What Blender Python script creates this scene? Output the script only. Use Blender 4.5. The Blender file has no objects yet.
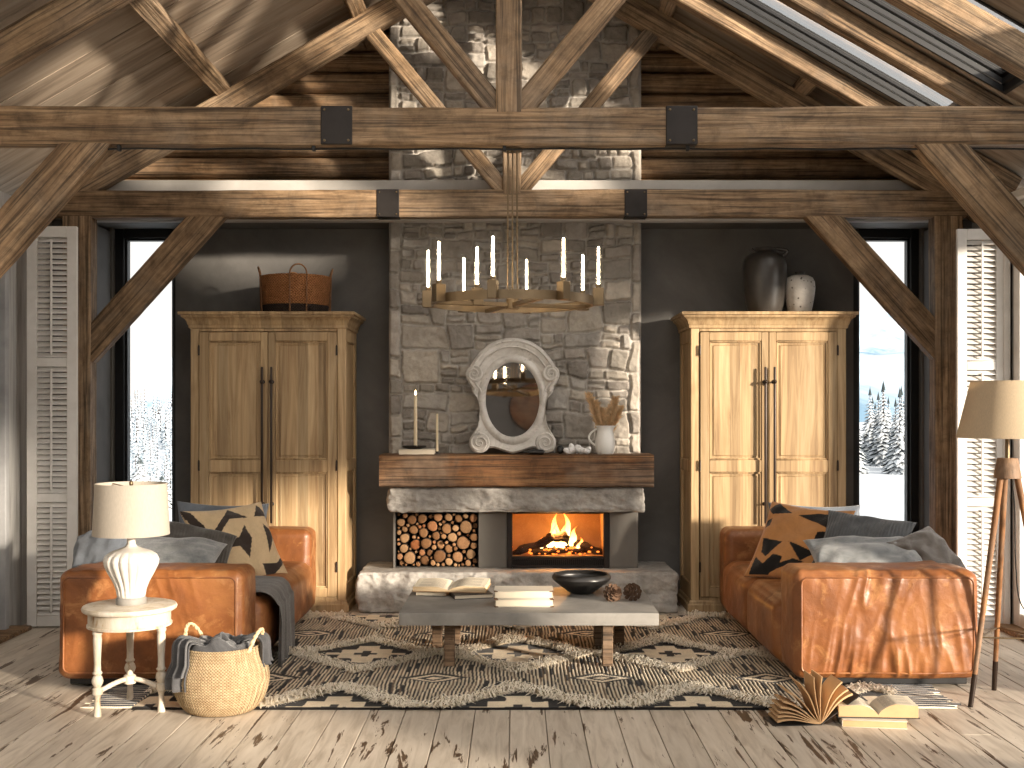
import bpy, bmesh, math, random
import numpy as np
from mathutils import Vector, Matrix, Euler
PI = math.pi
S = bpy.context.scene
COL = S.collection
rnd = random.Random(7)
# ------------------------------------------------------------------ view frame -> world
CX, CH, F = 0.03, 1.5, 1150.0
def wx(px, D): return CX + (px - 516.0) * D / F
def wz(py, D): return CH + (409.0 - py) * D / F
def c(r, g, b, a=1.0):
    f = lambda v: (v / 255 / 12.92) if v / 255 <= 0.04045 else ((v / 255 + 0.055) / 1.055) ** 2.4
    return (f(r), f(g), f(b), a)
# ------------------------------------------------------------------ numpy noise
def _h(i, j, k, seed):
    n = (i * 374761393 + j * 668265263 + k * 2147483647 + seed * 144665) & 0xFFFFFFFF
    n = ((n ^ (n >> 13)) * 1274126177) & 0xFFFFFFFF
    n = ((n ^ (n >> 16)) * 2246822519) & 0xFFFFFFFF
    n = n ^ (n >> 15)
    return (n & 0xFFFFFF) / float(0xFFFFFF) * 2 - 1
def vn(x, y, z=0.0, seed=0):
    x, y, z = np.broadcast_arrays(np.asarray(x, float), np.asarray(y, float), np.asarray(z, float))
    i, j, k = np.floor(x).astype(np.int64), np.floor(y).astype(np.int64), np.floor(z).astype(np.int64)
    u, v, w = x - i, y - j, z - k
    u, v, w = u * u * (3 - 2 * u), v * v * (3 - 2 * v), w * w * (3 - 2 * w)
    L = lambda a, b, t: a + (b - a) * t
    g = lambda a, b, d: _h(i + a, j + b, k + d, seed)
    return L(L(L(g(0,0,0), g(1,0,0), u), L(g(0,1,0), g(1,1,0), u), v), L(L(g(0,0,1), g(1,0,1), u), L(g(0,1,1), g(1,1,1), u), v), w)
def fbm(x, y, z=0.0, o=4, seed=0):
    s, a = 0, 1.0
    x, y, z = np.asarray(x, float), np.asarray(y, float), np.asarray(z, float)
    for q in range(o):
        s = s + a * vn(x * 2**q + 17.3*q, y * 2**q + 5.1*q, z * 2**q + 9.7*q, seed + q)
        a *= 0.5
    return s / 1.6
def sst(a, b, x):
    t = np.clip((x - a) / (b - a), 0, 1)
    return t * t * (3 - 2 * t)
# ------------------------------------------------------------------ geometry: every generator returns (verts, faces)
class MB:
    def __init__(s): s.v, s.f, s.m = [], [], []
    def add(s, g, M=None, mi=0):
        v, f = g[0], g[1]
        o = len(s.v)
        if M is not None: v = [M @ Vector(p) for p in v]
        s.v.extend([tuple(p) for p in v])
        s.f.extend([tuple(i + o for i in q) for q in f])
        s.m.extend([mi] * len(f))
        return s
    def geo(s): return s.v, s.f
def T(x=0, y=0, z=0): return Matrix.Translation((x, y, z))
def R(ax, deg): return Matrix.Rotation(math.radians(deg), 4, ax)
def Sc(x, y, z): return Matrix.Diagonal((x, y, z, 1))
def from_bm(bm):
    bm.verts.ensure_lookup_table()
    for i, v in enumerate(bm.verts): v.index = i
    r = [tuple(v.co) for v in bm.verts], [tuple(v.index for v in f.verts) for f in bm.faces]
    bm.free(); return r
def box(sx, sy, sz, ctr=(0,0,0), bev=0.0, seg=1):
    bm = bmesh.new(); bmesh.ops.create_cube(bm, size=1)
    for v in bm.verts: v.co = Vector((v.co.x*sx, v.co.y*sy, v.co.z*sz))
    if bev > 0: bmesh.ops.bevel(bm, geom=bm.edges[:], offset=bev, segments=seg, profile=0.5, affect='EDGES')
    for v in bm.verts: v.co += Vector(ctr)
    return from_bm(bm)
def bxx(x0, x1, y0, y1, z0, z1, bev=0.0, seg=1):
    return box(abs(x1-x0), abs(y1-y0), abs(z1-z0), ((x0+x1)/2, (y0+y1)/2, (z0+z1)/2), bev, seg)
def grid(fn, nu, nv, cu=False, cv=False):
    v = []; f = []
    for j in range(nv):
        for i in range(nu):
            v.append(tuple(fn(i / (nu if cu else nu-1), j / (nv if cv else nv-1))))
    for j in range(nv if cv else nv-1):
        for i in range(nu if cu else nu-1):
            a = j*nu + i; b = j*nu + (i+1) % nu
            d = ((j+1) % nv)*nu + i; e = ((j+1) % nv)*nu + (i+1) % nu
            f.append((a, b, e, d))
    return v, f
def lathe(prof, seg=32, fl=None, cap=True):
    v = []; f = []; n = len(prof)
    for j, (r, z) in enumerate(prof):
        for i in range(seg):
            a = 2*PI*i/seg
            rr = r if fl is None else fl(r, z, a)
            v.append((rr*math.cos(a), rr*math.sin(a), z))
    for j in range(n-1):
        for i in range(seg):
            f.append((j*seg+i, j*seg+(i+1) % seg, (j+1)*seg+(i+1) % seg, (j+1)*seg+i))
    if cap:
        if prof[0][0] > 1e-5: f.append(tuple(range(seg))[::-1])
        if prof[-1][0] > 1e-5: f.append(tuple((n-1)*seg+i for i in range(seg)))
    return v, f
def tube(pts, r, seg=8, closed=False, flat=1.0):
    P = [Vector(p) for p in pts]; n = len(P)
    rs = r if isinstance(r, (list, tuple)) else [r]*n
    v = []; f = []; up = None
    for i in range(n):
        if closed: t = P[(i+1) % n] - P[i-1]
        else: t = P[min(i+1, n-1)] - P[max(i-1, 0)]
        t.normalize()
        if up is None:
            up = Vector((0,0,1)) if abs(t.z) < 0.9 else Vector((1,0,0))
        up = (up - t*up.dot(t)); up.normalize()
        sd = t.cross(up)
        for k in range(seg):
            a = 2*PI*k/seg
            v.append(tuple(P[i] + sd*(math.cos(a)*rs[i]) + up*(math.sin(a)*rs[i]*flat)))
    for i in range(n if closed else n-1):
        for k in range(seg):
            a = i*seg; b = ((i+1) % n)*seg
            f.append((a+k, a+(k+1) % seg, b+(k+1) % seg, b+k))
    if not closed:
        f.append(tuple(range(seg))[::-1]); f.append(tuple((n-1)*seg+k for k in range(seg)))
    return v, f
def cyl(p0, p1, r, seg=12): return tube([p0, p1], r, seg)
def prism(out, y0, y1):
    """outline in (x,z), extruded along y"""
    n = len(out)
    v = [(x, y0, z) for x, z in out] + [(x, y1, z) for x, z in out]
    f = [tuple(range(n)), tuple(range(2*n-1, n-1, -1))]
    for i in range(n): f.append((i, n+i, n+(i+1) % n, (i+1) % n))
    return v, f
def rbox(w, d, h, r, n=(24,24,24), puff=(0,0,0), disp=None):
    """soft box: rounded corners of radius r, faces bulging by puff, centred; disp(P,N)->offset (numpy)"""
    bm = bmesh.new()
    ax = [(0,1,2),(1,2,0),(2,0,1)]
    for a, b, k in ax:
        for sgn in (-1, 1):
            na, nb = n[a], n[b]; vs = []
            for j in range(nb+1):
                for i in range(na+1):
                    p = [0,0,0]; p[a] = -1+2*i/na; p[b] = -1+2*j/nb; p[k] = sgn
                    vs.append(bm.verts.new(p))
            for j in range(nb):
                for i in range(na):
                    q = [vs[j*(na+1)+i], vs[j*(na+1)+i+1], vs[(j+1)*(na+1)+i+1], vs[(j+1)*(na+1)+i]]
                    bm.faces.new(q if sgn > 0 else q[::-1])
    bmesh.ops.remove_doubles(bm, verts=bm.verts[:], dist=1e-5)
    v, f = from_bm(bm)
    P = np.array(v); H = np.array([w/2, d/2, h/2])
    q = P*H
    inner = np.clip(q, -(H-r), H-r)
    dlt = q - inner
    L = np.linalg.norm(dlt, axis=1, keepdims=True) + 1e-9
    N = dlt/L
    out = inner + N*r
    u2 = np.clip(1-P**2, 0, 1)
    bul = np.stack([puff[0]*np.sqrt(u2[:,1]*u2[:,2]), puff[1]*np.sqrt(u2[:,0]*u2[:,2]), puff[2]*np.sqrt(u2[:,0]*u2[:,1])], 1)
    out = out + N*bul
    if disp is not None: out = out + N*disp(out, N)[:,None]
    return [tuple(p) for p in out], f
def pillow(w, h, t, n=36, pinch=0.10, seed=0, wr=0.012):
    """pillow in the xz plane facing -y, seam round the edge"""
    v = []; f = []; uv = []
    def pt(u, s, sgn):
        e = (1-u*u)*(1-s*s)
        x = w/2*u*(1-pinch*(1-s*s)*u*u*0.9); z = h/2*s*(1-pinch*(1-u*u)*s*s*0.9)
        th = t/2*max(e, 0)**0.42
        nz = float(fbm(u*2.2+seed*3.1, s*2.2, sgn*4+seed, 3, 11+seed))*wr*min(1, e*6)
        cr = 0.010*math.sin((u-s)*7+seed)*min(1, e*4)*(1-min(1, e*1.1))
        return (x, sgn*(th+nz+cr)+0.006*math.sin(3*u+seed)*s, z)
    N = n+1
    for sgn in (-1, 1):
        for j in range(N):
            for i in range(N):
                u = -1+2*i/n; s = -1+2*j/n
                u = math.sin(u*PI/2)*0.35+u*0.65; s = math.sin(s*PI/2)*0.35+s*0.65
                v.append(pt(u, s, sgn)); uv.append((u, s, sgn))
        o = 0 if sgn < 0 else N*N
        for j in range(n):
            for i in range(n):
                q = (o+j*N+i, o+j*N+i+1, o+(j+1)*N+i+1, o+(j+1)*N+i)
                f.append(q if sgn < 0 else q[::-1])
    return v, f, uv
# ------------------------------------------------------------------ objects
def obj(name, g, mat, parent=None, M=None, smooth=True, ang=40, col=None):
    if isinstance(g, MB): v, f, mi = g.v, g.f, g.m
    else: v, f, mi = g[0], g[1], None
    me = bpy.data.meshes.new(name)
    me.from_pydata([tuple(p) for p in v], [], f)
    mats = mat if isinstance(mat, (list, tuple)) else [mat]
    for m in mats: me.materials.append(m)
    if mi is not None and len(mats) > 1: me.polygons.foreach_set('material_index', mi)
    if smooth:
        me.shade_smooth()
        if ang: me.set_sharp_from_angle(angle=math.radians(ang))
    if col is not None:
        a = me.color_attributes.new('Col', 'FLOAT_COLOR', 'POINT')
        a.data.foreach_set('color', np.asarray(col, dtype=np.float32).ravel())
    me.update()
    o = bpy.data.objects.new(name, me); COL.objects.link(o)
    if parent is not None: o.parent = parent
    if M is not None: o.matrix_basis = M
    return o
def tag(o, label, cat, group=None, kind=None):
    o['label'] = label; o['category'] = cat
    if group: o['group'] = group
    if kind: o['kind'] = kind
    return o
def thing(name, label, cat, loc=(0,0,0), rz=0.0, group=None, M=None):
    o = bpy.data.objects.new(name, None); COL.objects.link(o); o.empty_display_size = 0.1
    if M is not None: o.matrix_basis = M
    else:
        o.location = loc; o.rotation_euler = (0, 0, math.radians(rz))
    return tag(o, label, cat, group)
def struct(name, g, mat, parent=None, label=None, M=None, smooth=False, col=None):
    o = obj(name, g, mat, parent, M, smooth, 40, col)
    if parent is None:
        o['kind'] = 'structure'
        if label: o['label'] = label; o['category'] = name.split('_')[0].split('.')[0]
    return o
def copy_tree(o, label=None, group=None):
    r = o.copy(); COL.objects.link(r)
    if label: r['label'] = label
    if group: r['group'] = group
    def rec(a, b):
        for ch in list(a.children):
            k = ch.copy(); COL.objects.link(k); k.parent = b
            rec(ch, k)
    rec(o, r)
    return r
def frameM(p0, p1, up=(0,1,0)):
    """matrix whose x axis runs p0->p1, y axis close to `up`, origin midway"""
    p0, p1 = Vector(p0), Vector(p1)
    x = (p1-p0).normalized(); y = Vector(up); y = (y - x*y.dot(x)).normalized(); z = x.cross(y)
    M = Matrix((x, y, z)).transposed().to_4x4(); M.translation = (p0+p1)/2
    return M
def hewn(L, d, h, seed=0, amp=0.006, bev=0.007):
    """squared timber along x, d in y, h in z, slightly uneven like axe-cut oak"""
    n = max(6, int(L/0.07))
    prof = []
    hy, hz = d/2, h/2
    k = 5
    for (a, b) in (((-1,-1),(1,-1)), ((1,-1),(1,1)), ((1,1),(-1,1)), ((-1,1),(-1,-1))):
        for i in range(k):
            t = i/k*2-1
            t = max(-1+bev/hy*1.0, min(1-bev/hy, t)) if i else -1+bev/min(hy, hz)
            y = (a[0]+b[0])/2 + (b[0]-a[0])/2*t; z = (a[1]+b[1])/2 + (b[1]-a[1])/2*t
            prof.append((y*hy, z*hz))
        t = 1-bev/min(hy, hz)
        y = (a[0]+b[0])/2 + (b[0]-a[0])/2*t; z = (a[1]+b[1])/2 + (b[1]-a[1])/2*t
        prof.append((y*hy, z*hz))
    m = len(prof)
    X = np.repeat(np.linspace(-L/2, L/2, n), m); Pr = np.tile(np.array(prof), (n, 1))
    a1 = fbm(X*1.7, Pr[:,0]*5+seed*3.7, Pr[:,1]*5, 4, seed)*amp*0.7 + vn(X*14, Pr[:,0]*22+seed, Pr[:,1]*22, seed+5)*amp*0.25
    ln = np.linalg.norm(Pr, axis=1); nx = Pr/ln[:,None]
    bow = np.sin(X*0.9+seed)*0.004
    Y = Pr[:,0] + nx[:,0]*a1; Z = Pr[:,1] + nx[:,1]*a1 + bow
    v = list(zip(X.tolist(), Y.tolist(), Z.tolist())); f = []
    for j in range(n-1):
        for i in range(m):
            f.append((j*m+i, j*m+(i+1) % m, (j+1)*m+(i+1) % m, (j+1)*m+i))
    f.append(tuple(range(m))[::-1]); f.append(tuple((n-1)*m+i for i in range(m)))
    return v, f
_ts = [0]
def timber(name, p0, p1, d, h, mat, parent=None, up=(0,1,0), amp=0.006, base=(0,0,0)):
    _ts[0] += 1
    p0 = Vector(p0)-Vector(base); p1 = Vector(p1)-Vector(base)
    return obj(name, hewn((p1-p0).length, d, h, _ts[0], amp), mat, parent, frameM(p0, p1, up), True, 28)
# ------------------------------------------------------------------ materials
class NT:
    def __init__(s, name, rough=0.6, metal=0.0, spec=0.5):
        s.m = bpy.data.materials.new(name); s.m.use_nodes = True
        s.t = s.m.node_tree; s.b = s.t.nodes['Principled BSDF']; s.out = s.t.nodes['Material Output']
        s.b.inputs['Roughness'].default_value = rough; s.b.inputs['Metallic'].default_value = metal
        s.b.inputs['Specular IOR Level'].default_value = spec
        s._tc = None
    def set(s, sock, v):
        if hasattr(v, 'is_linked') or isinstance(v, bpy.types.NodeSocket): s.t.links.new(v, sock)
        else: sock.default_value = v
    def n(s, typ, ins=None, **pr):
        nd = s.t.nodes.new(typ)
        for k, v in pr.items(): setattr(nd, k, v)
        for k, v in (ins or {}).items(): s.set(nd.inputs[k], v)
        return nd
    def P(s, **kw):
        nm = {'col':'Base Color','rough':'Roughness','normal':'Normal','alpha':'Alpha','metal':'Metallic'}
        for k, v in kw.items(): s.set(s.b.inputs[nm.get(k, k)], v)
        return s.m
    def co(s, kind='Object', jitter=True):
        if s._tc is None:
            s._tc = s.n('ShaderNodeTexCoord').outputs[kind]
            if jitter:
                r = s.n('ShaderNodeObjectInfo').outputs['Random']
                k = s.n('ShaderNodeVectorMath', {0: (7.3, 3.1, 5.7), 'Scale': r}, operation='SCALE').outputs[0]
                s._tc = s.n('ShaderNodeVectorMath', {0: s._tc, 1: k}, operation='ADD').outputs[0]
        return s._tc
    def map(s, scale=(1,1,1), rot=(0,0,0), loc=(0,0,0), vec=None):
        return s.n('ShaderNodeMapping', {'Vector': vec or s.co(), 'Scale': scale, 'Rotation': rot, 'Location': loc}).outputs[0]
    def noise(s, vec, scale=5, detail=4, rough=0.5, dist=0.0):
        return s.n('ShaderNodeTexNoise', {'Vector': vec, 'Scale': scale, 'Detail': detail, 'Roughness': rough, 'Distortion': dist}).outputs['Fac']
    def voro(s, vec, scale=5, feature='F1', out='Distance', rnd=1.0):
        return s.n('ShaderNodeTexVoronoi', {'Vector': vec, 'Scale': scale, 'Randomness': rnd}, feature=feature).outputs[out]
    def ramp(s, fac, stops, interp='LINEAR'):
        nd = s.n('ShaderNodeValToRGB', {'Fac': fac}); r = nd.color_ramp; r.interpolation = interp
        while len(r.elements) < len(stops): r.elements.new(0.5)
        for e, (p, col) in zip(r.elements, stops):
            e.position = p; e.color = col if isinstance(col, tuple) else (col, col, col, 1)
        return nd.outputs['Color']
    def mix(s, fac, a, b, blend='MIX'):
        nd = s.n('ShaderNodeMix', data_type='RGBA', blend_type=blend)
        s.set(nd.inputs[0], fac); s.set(nd.inputs[6], a); s.set(nd.inputs[7], b)
        return nd.outputs[2]
    def math(s, op, a, b=0.0, cc=None):
        nd = s.n('ShaderNodeMath', operation=op); s.set(nd.inputs[0], a); s.set(nd.inputs[1], b)
        if cc is not None: s.set(nd.inputs[2], cc)
        return nd.outputs[0]
    def sep(s, vec):
        o = s.n('ShaderNodeSeparateXYZ', {0: vec}).outputs; return o[0], o[1], o[2]
    def bump(s, h, strength=0.3, dist=0.01, normal=None):
        i = {'Height': h, 'Strength': strength, 'Distance': dist}
        if normal is not None: i['Normal'] = normal
        return s.n('ShaderNodeBump', i).outputs[0]
    def attr(s, name='Col'): return s.n('ShaderNodeAttribute', attribute_name=name).outputs['Color']
def wood(name, dark, mid, light, axis='x', rough=0.62, tone=(0.62, 1.12), cracks=0.8, bmp=0.7, sc=1.0, knots=True, spec=0.35, jitter=True, grey=0.45):
    g = NT(name, rough, spec=spec); g.co(jitter=jitter)
    lo, hi = 0.8*sc, 12.0*sc
    A = {'x': (lo, hi, hi), 'y': (hi, lo, hi), 'z': (hi, hi, lo)}[axis]
    n1 = g.noise(g.map(A), 1.6, 10, 0.68, 1.1)
    col = g.ramp(n1, [(0.27, dark), (0.47, mid), (0.68, light)])
    n2 = g.noise(g.co(), 2.1, 5, 0.6, 0.4)
    col = g.mix(1.0, col, g.ramp(n2, [(0.3, tone[0]), (0.7, tone[1])]), 'MULTIPLY')
    n5 = g.noise(g.co(), 8.0, 9, 0.72, 0.5)
    col = g.mix(1.0, col, g.ramp(n5, [(0.34, 0.60), (0.52, 1.0), (0.72, 1.2)]), 'MULTIPLY')
    n6 = g.noise(g.co(), 1.3, 4, 0.65, 0.8)
    col = g.mix(g.ramp(n6, [(0.48, 0.0), (0.66, grey)]), col, g.mix(1.0, c(150,136,120), g.ramp(n5, [(0.3, 0.6), (0.7, 1.1)]), 'MULTIPLY'))
    B = {'x': (1.3, 70, 70), 'y': (70, 1.3, 70), 'z': (70, 70, 1.3)}[axis]
    n3 = g.noise(g.map(tuple(k*sc for k in B)), 1.0, 4, 0.55, 0.3)
    cr = g.ramp(n3, [(0.38, 1.0-cracks), (0.5, 1.0)])
    col = g.mix(0.75, col, cr, 'MULTIPLY')
    if knots:
        K = {'x': (1.1, 3.4, 3.4), 'y': (3.4, 1.1, 3.4), 'z': (3.4, 3.4, 1.1)}[axis]
        k = g.voro(g.map(K), 1.15)
        col = g.mix(g.ramp(k, [(0.04, 0.75), (0.11, 0.0)]), col, dark)
    h = g.math('MULTIPLY_ADD', n3, 0.9, g.math('MULTIPLY', n1, 0.6))
    return g.P(col=col, normal=g.bump(h, bmp, 0.012), rough=g.ramp(n1, [(0.3, rough+0.12), (0.7, rough-0.05)]))
M = {}
M['oak'] = wood('old_oak', c(78,60,44), c(136,110,82), c(176,148,116), 'x', tone=(0.7, 1.15))
M['oak_rafter'] = wood('rafter_oak', c(88,69,52), c(148,121,92), c(190,162,128), 'x')
M['mantel'] = wood('mantel_oak', c(64,38,20), c(120,82,50), c(160,120,80), 'x', tone=(0.6, 1.2), sc=0.9, rough=0.55)
M['gable'] = wood('gable_board', c(84,62,43), c(144,113,82), c(180,148,112), 'x', tone=(0.6, 1.2), jitter=False)
M['oak_leg'] = wood('table_oak', c(70,54,40), c(116,92,70), c(140,116,92), 'z', knots=False)
M['lamp_wood'] = wood('lamp_wood', c(96,62,34), c(134,92,56), c(160,116,76), 'z', knots=False, cracks=0.3, bmp=0.1)
M['crate_wood'] = wood('disc_wood', c(92,52,26), c(120,72,38), c(140,90,50), 'x', knots=False, cracks=0.3, bmp=0.1)
def m_wardrobe():
    g = NT('wardrobe_oak', 0.5, spec=0.35)
    x, y, z = g.sep(g.co(jitter=False))
    rv = g.n('ShaderNodeObjectInfo').outputs['Random']
    st = g.math('FLOOR', g.math('MULTIPLY_ADD', x, 13.0, g.math('MULTIPLY', rv, 31.0)))
    wn = g.n('ShaderNodeTexWhiteNoise', {'W': st}, noise_dimensions='1D').outputs['Value']
    n1 = g.noise(g.map((16, 16, 1.0)), 1.0, 8, 0.62, 1.4)
    col = g.ramp(n1, [(0.28, c(138,110,78)), (0.5, c(174,146,108)), (0.72, c(196,170,132))])
    col = g.mix(1.0, col, g.ramp(wn, [(0.0, 0.74), (1.0, 1.1)]), 'MULTIPLY')
    n3 = g.noise(g.map((90, 90, 2.0)), 1.0, 3, 0.5)
    col = g.mix(0.5, col, g.ramp(n3, [(0.3, 0.7), (0.5, 1.0)]), 'MULTIPLY')
    return g.P(col=col, normal=g.bump(n3, 0.12, 0.004))
M['wardrobe'] = m_wardrobe()
def boards(name, axis_i, width, grain, cols, chip=None, rough=0.6, gain=(0.8,1.08)):
    """boards side by side along axis_i (0/1/2), grain scale tuple; chip = colour showing where paint has worn off"""
    g = NT(name, rough, spec=0.3); g.co(jitter=False)
    xyz = g.sep(g.co())
    idx = g.math('FLOOR', g.math('DIVIDE', xyz[axis_i], width))
    w = g.n('ShaderNodeTexWhiteNoise', {'W': idx}, noise_dimensions='1D')
    off = g.n('ShaderNodeVectorMath', {0: w.outputs['Color'], 1: (9, 9, 9)}, operation='MULTIPLY').outputs[0]
    vec = g.n('ShaderNodeVectorMath', {0: g.co(), 1: off}, operation='ADD').outputs[0]
    n1 = g.noise(g.map(grain, vec=vec), 1.0, 8, 0.6, 0.8)
    col = g.ramp(n1, [(0.3, cols[0]), (0.5, cols[1]), (0.7, cols[2])])
    col = g.mix(1.0, col, g.ramp(w.outputs['Value'], [(0, gain[0]), (1, gain[1])]), 'MULTIPLY')
    h = n1
    if chip:
        n2 = g.noise(g.map(tuple(k*0.55 for k in grain), vec=vec), 1.5, 7, 0.66, 0.5)
        n4 = g.noise(g.map((0.9, 0.9, 0.9), vec=vec), 1.4, 3, 0.6)
        s = g.math('ADD', n2, g.math('MULTIPLY', g.math('SUBTRACT', n4, 0.5), 0.5))
        mk = g.ramp(s, [(0.375, 1.0), (0.395, 0.0)])
        col = g.mix(mk, col, g.mix(1.0, chip, g.ramp(n1, [(0.3, 0.6), (0.7, 1.2)]), 'MULTIPLY'))
        h = g.math('SUBTRACT', g.math('MULTIPLY', n1, 0.4), g.math('MULTIPLY', mk, 0.7))
    else:
        kn = g.voro(g.map(tuple(min(k, 5)*0.9 for k in grain), vec=vec), 1.0)
        col = g.mix(g.ramp(kn, [(0.05, 0.7), (0.12, 0.0)]), col, cols[0])
    return g.P(col=col, normal=g.bump(h, 0.35, 0.006))
M['floor'] = boards('worn_white_floor', 0, 0.1732, (22, 2.2, 22), (c(172,158,141), c(200,187,170), c(213,201,185)), c(92,72,54), 0.5, (0.88, 1.04))
M['roof'] = boards('roof_board', 1, 0.28, (0.9, 8, 0.9), (c(112,97,82), c(164,148,130), c(190,175,157)), None, 0.75)
M['wall_boards'] = boards('grey_board', 1, 0.14, (14, 14, 1.2), (c(150,148,144), c(178,176,172), c(196,194,190)), None, 0.7)
def m_plaster(name, a, b, rough=0.8, bmp=0.15, sc=2.2):
    g = NT(name, rough, spec=0.25); g.co(jitter=False)
    n = g.noise(g.co(), sc, 7, 0.62, 0.5); n2 = g.noise(g.co(), 40, 4, 0.6)
    col = g.ramp(n, [(0.3, a), (0.7, b)])
    return g.P(col=col, normal=g.bump(g.math('MULTIPLY_ADD', n2, 0.5, n), bmp, 0.01))
M['plaster'] = m_plaster('charcoal_plaster', c(90,88,85), c(114,111,108), 0.6)
M['band'] = m_plaster('pale_plaster', c(168,164,158), c(196,192,186))
M['concrete'] = m_plaster('grey_concrete', c(120,117,112), c(154,150,144), 0.55, 0.2, 3.5)
M['panel_grey'] = m_plaster('grey_panel', c(102,98,92), c(112,108,102), 0.6, 0.04)
M['white_wood'] = m_plaster('white_painted_wood', c(206,202,196), c(226,223,218), 0.5, 0.06, 5)
M['grey_wood'] = m_plaster('grey_painted_wood', c(150,150,150), c(172,172,172), 0.55, 0.06, 5)
def m_stone(name, attr=True, base=(c(150,138,122)), lo=0.72, hi=1.14):
    g = NT(name, 0.85, spec=0.2); g.co(jitter=False)
    n = g.noise(g.co(), 9, 8, 0.68, 0.3); n2 = g.noise(g.co(), 60, 5, 0.65)
    col = g.attr() if attr else base
    col = g.mix(1.0, col, g.ramp(n, [(0.3, lo), (0.7, hi)]), 'MULTIPLY')
    n3 = g.noise(g.co(), 3.0, 5, 0.7, 1.0)
    col = g.mix(g.ramp(n3, [(0.55, 0.0), (0.75, 0.35)]), col, c(171,163,150))
    return g.P(col=col, normal=g.bump(g.math('MULTIPLY_ADD', n2, 0.5, n), 0.6, 0.014))
M['stone'] = m_stone('rubble_stone')
M['slab'] = m_stone('split_stone', False, c(180,175,168), 0.55, 1.15)
def m_leather():
    g = NT('cognac_leather', 0.4, spec=0.5)
    n = g.noise(g.co(), 2.6, 6, 0.62, 0.6); n2 = g.noise(g.co(), 8, 6, 0.7, 0.4)
    col = g.ramp(n, [(0.28, c(94,54,27)), (0.5, c(134,82,44)), (0.74, c(160,106,60))])
    col = g.mix(g.ramp(n2, [(0.54, 0.0), (0.70, 0.7)]), col, c(186,136,88))
    col = g.mix(g.ramp(n2, [(0.28, 0.5), (0.42, 0.0)]), col, c(86,46,24))
    v = g.voro(g.co(), 190); n3 = g.noise(g.co(), 26, 5, 0.6, 0.8)
    return g.P(col=col, rough=g.ramp(n2, [(0.3, 0.5), (0.7, 0.33)]), normal=g.bump(v, 0.12, 0.003, g.bump(n3, 0.25, 0.008)))
M['leather'] = m_leather()
def m_fabric(name, a, b, sc=420, rough=0.9, sheen=0.3, stripe=None, big=5, attr=False):
    g = NT(name, rough, spec=0.15); g.co(jitter=False)
    n = g.noise(g.co(), big, 6, 0.7, 0.6); n2 = g.noise(g.co(), sc, 2, 0.5)
    col = g.ramp(n, [(0.3, a), (0.7, b)])
    if attr: col = g.mix(1.0, g.attr(), g.ramp(n, [(0.3, 0.8), (0.7, 1.1)]), 'MULTIPLY')
    col = g.mix(0.6, col, g.ramp(n2, [(0.3, 0.6), (0.7, 1.2)]), 'MULTIPLY')
    h = n2
    if stripe:
        x, y, z = g.sep(g.co())
        h = g.math('ADD', g.math('MULTIPLY', g.math('SINE', g.math('MULTIPLY', x, stripe)), 0.8), n2)
    g.b.inputs['Sheen Weight'].default_value = sheen
    return g.P(col=col, normal=g.bump(h, 0.5, 0.004))
M['f_bluegrey'] = m_fabric('blue_grey_linen', c(92,98,106), c(122,128,136))
M['f_velvet'] = m_fabric('crushed_velvet', c(88,94,100), c(150,152,150), sheen=0.7, big=11, rough=0.7)
M['f_knit'] = m_fabric('dark_ribbed_knit', c(62,58,54), c(84,80,74), stripe=330)
M['f_knitgrey'] = m_fabric('grey_ribbed_knit', c(78,80,82), c(100,102,104), stripe=330)
M['f_taupe'] = m_fabric('taupe_velvet', c(70,60,52), c(104,94,84), sheen=0.6, big=10)
M['f_throw'] = m_fabric('charcoal_wool', c(72,70,68), c(104,101,98), big=8)
M['f_dark'] = m_fabric('dark_grey_cotton', c(58,58,60), c(88,88,90), big=8)
M['f_pattern'] = m_fabric('kilim_weave', c(200,180,150), c(220,200,170), attr=True)
M['rug'] = m_fabric('rug_weave', c(200,180,150), c(220,200,170), sc=220, attr=True, sheen=0.1)
M['shag'] = m_fabric('cream_shag', c(236,222,196), c(252,243,226), sc=150, big=14, sheen=0.1)
M['shade'] = None
def m_shade(name, col):
    g = NT(name, 0.9, spec=0.1); g.co(jitter=False)
    n = g.noise(g.map((300, 300, 40)), 1.0, 3, 0.6)
    cc = g.mix(0.5, col, g.ramp(n, [(0.3, 0.8), (0.7, 1.1)]), 'MULTIPLY')
    d = g.n('ShaderNodeBsdfDiffuse', {'Color': cc}).outputs[0]; t = g.n('ShaderNodeBsdfTranslucent', {'Color': cc}).outputs[0]
    mx = g.n('ShaderNodeMixShader', {0: 0.4}); g.t.links.new(d, mx.inputs[1]); g.t.links.new(t, mx.inputs[2])
    g.t.links.new(mx.outputs[0], g.out.inputs[0]); return g.m
M['shade'] = m_shade('linen_shade', c(200,191,178)); M['shade_warm'] = m_shade('warm_linen_shade', c(216,198,170))
def simple(name, col, rough=0.5, metal=0.0, spec=0.5, var=0.12, sc=8, bmp=0.05):
    g = NT(name, rough, metal, spec)
    n = g.noise(g.co(), sc, 5, 0.6)
    return g.P(col=g.mix(1.0, col, g.ramp(n, [(0.3, 1-var), (0.7, 1+var)]), 'MULTIPLY'), normal=g.bump(n, bmp, 0.005))
M['iron'] = simple('dark_iron', c(46,42,40), 0.55, 0.6, var=0.25)
M['black'] = simple('black_frame', c(13,13,14), 0.5)
M['cord'] = simple('black_cord', c(18,17,16), 0.6)
M['brass'] = simple('aged_brass', c(120,103,80), 0.4, 0.9, var=0.2)
M['steel'] = simple('steel_bead', c(150,152,154), 0.4, 0.7)
M['bronze'] = simple('bronze_handle', c(46,34,26), 0.4, 0.4)
M['ceramic'] = simple('white_ceramic', c(232,230,224), 0.22, var=0.04)
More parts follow.
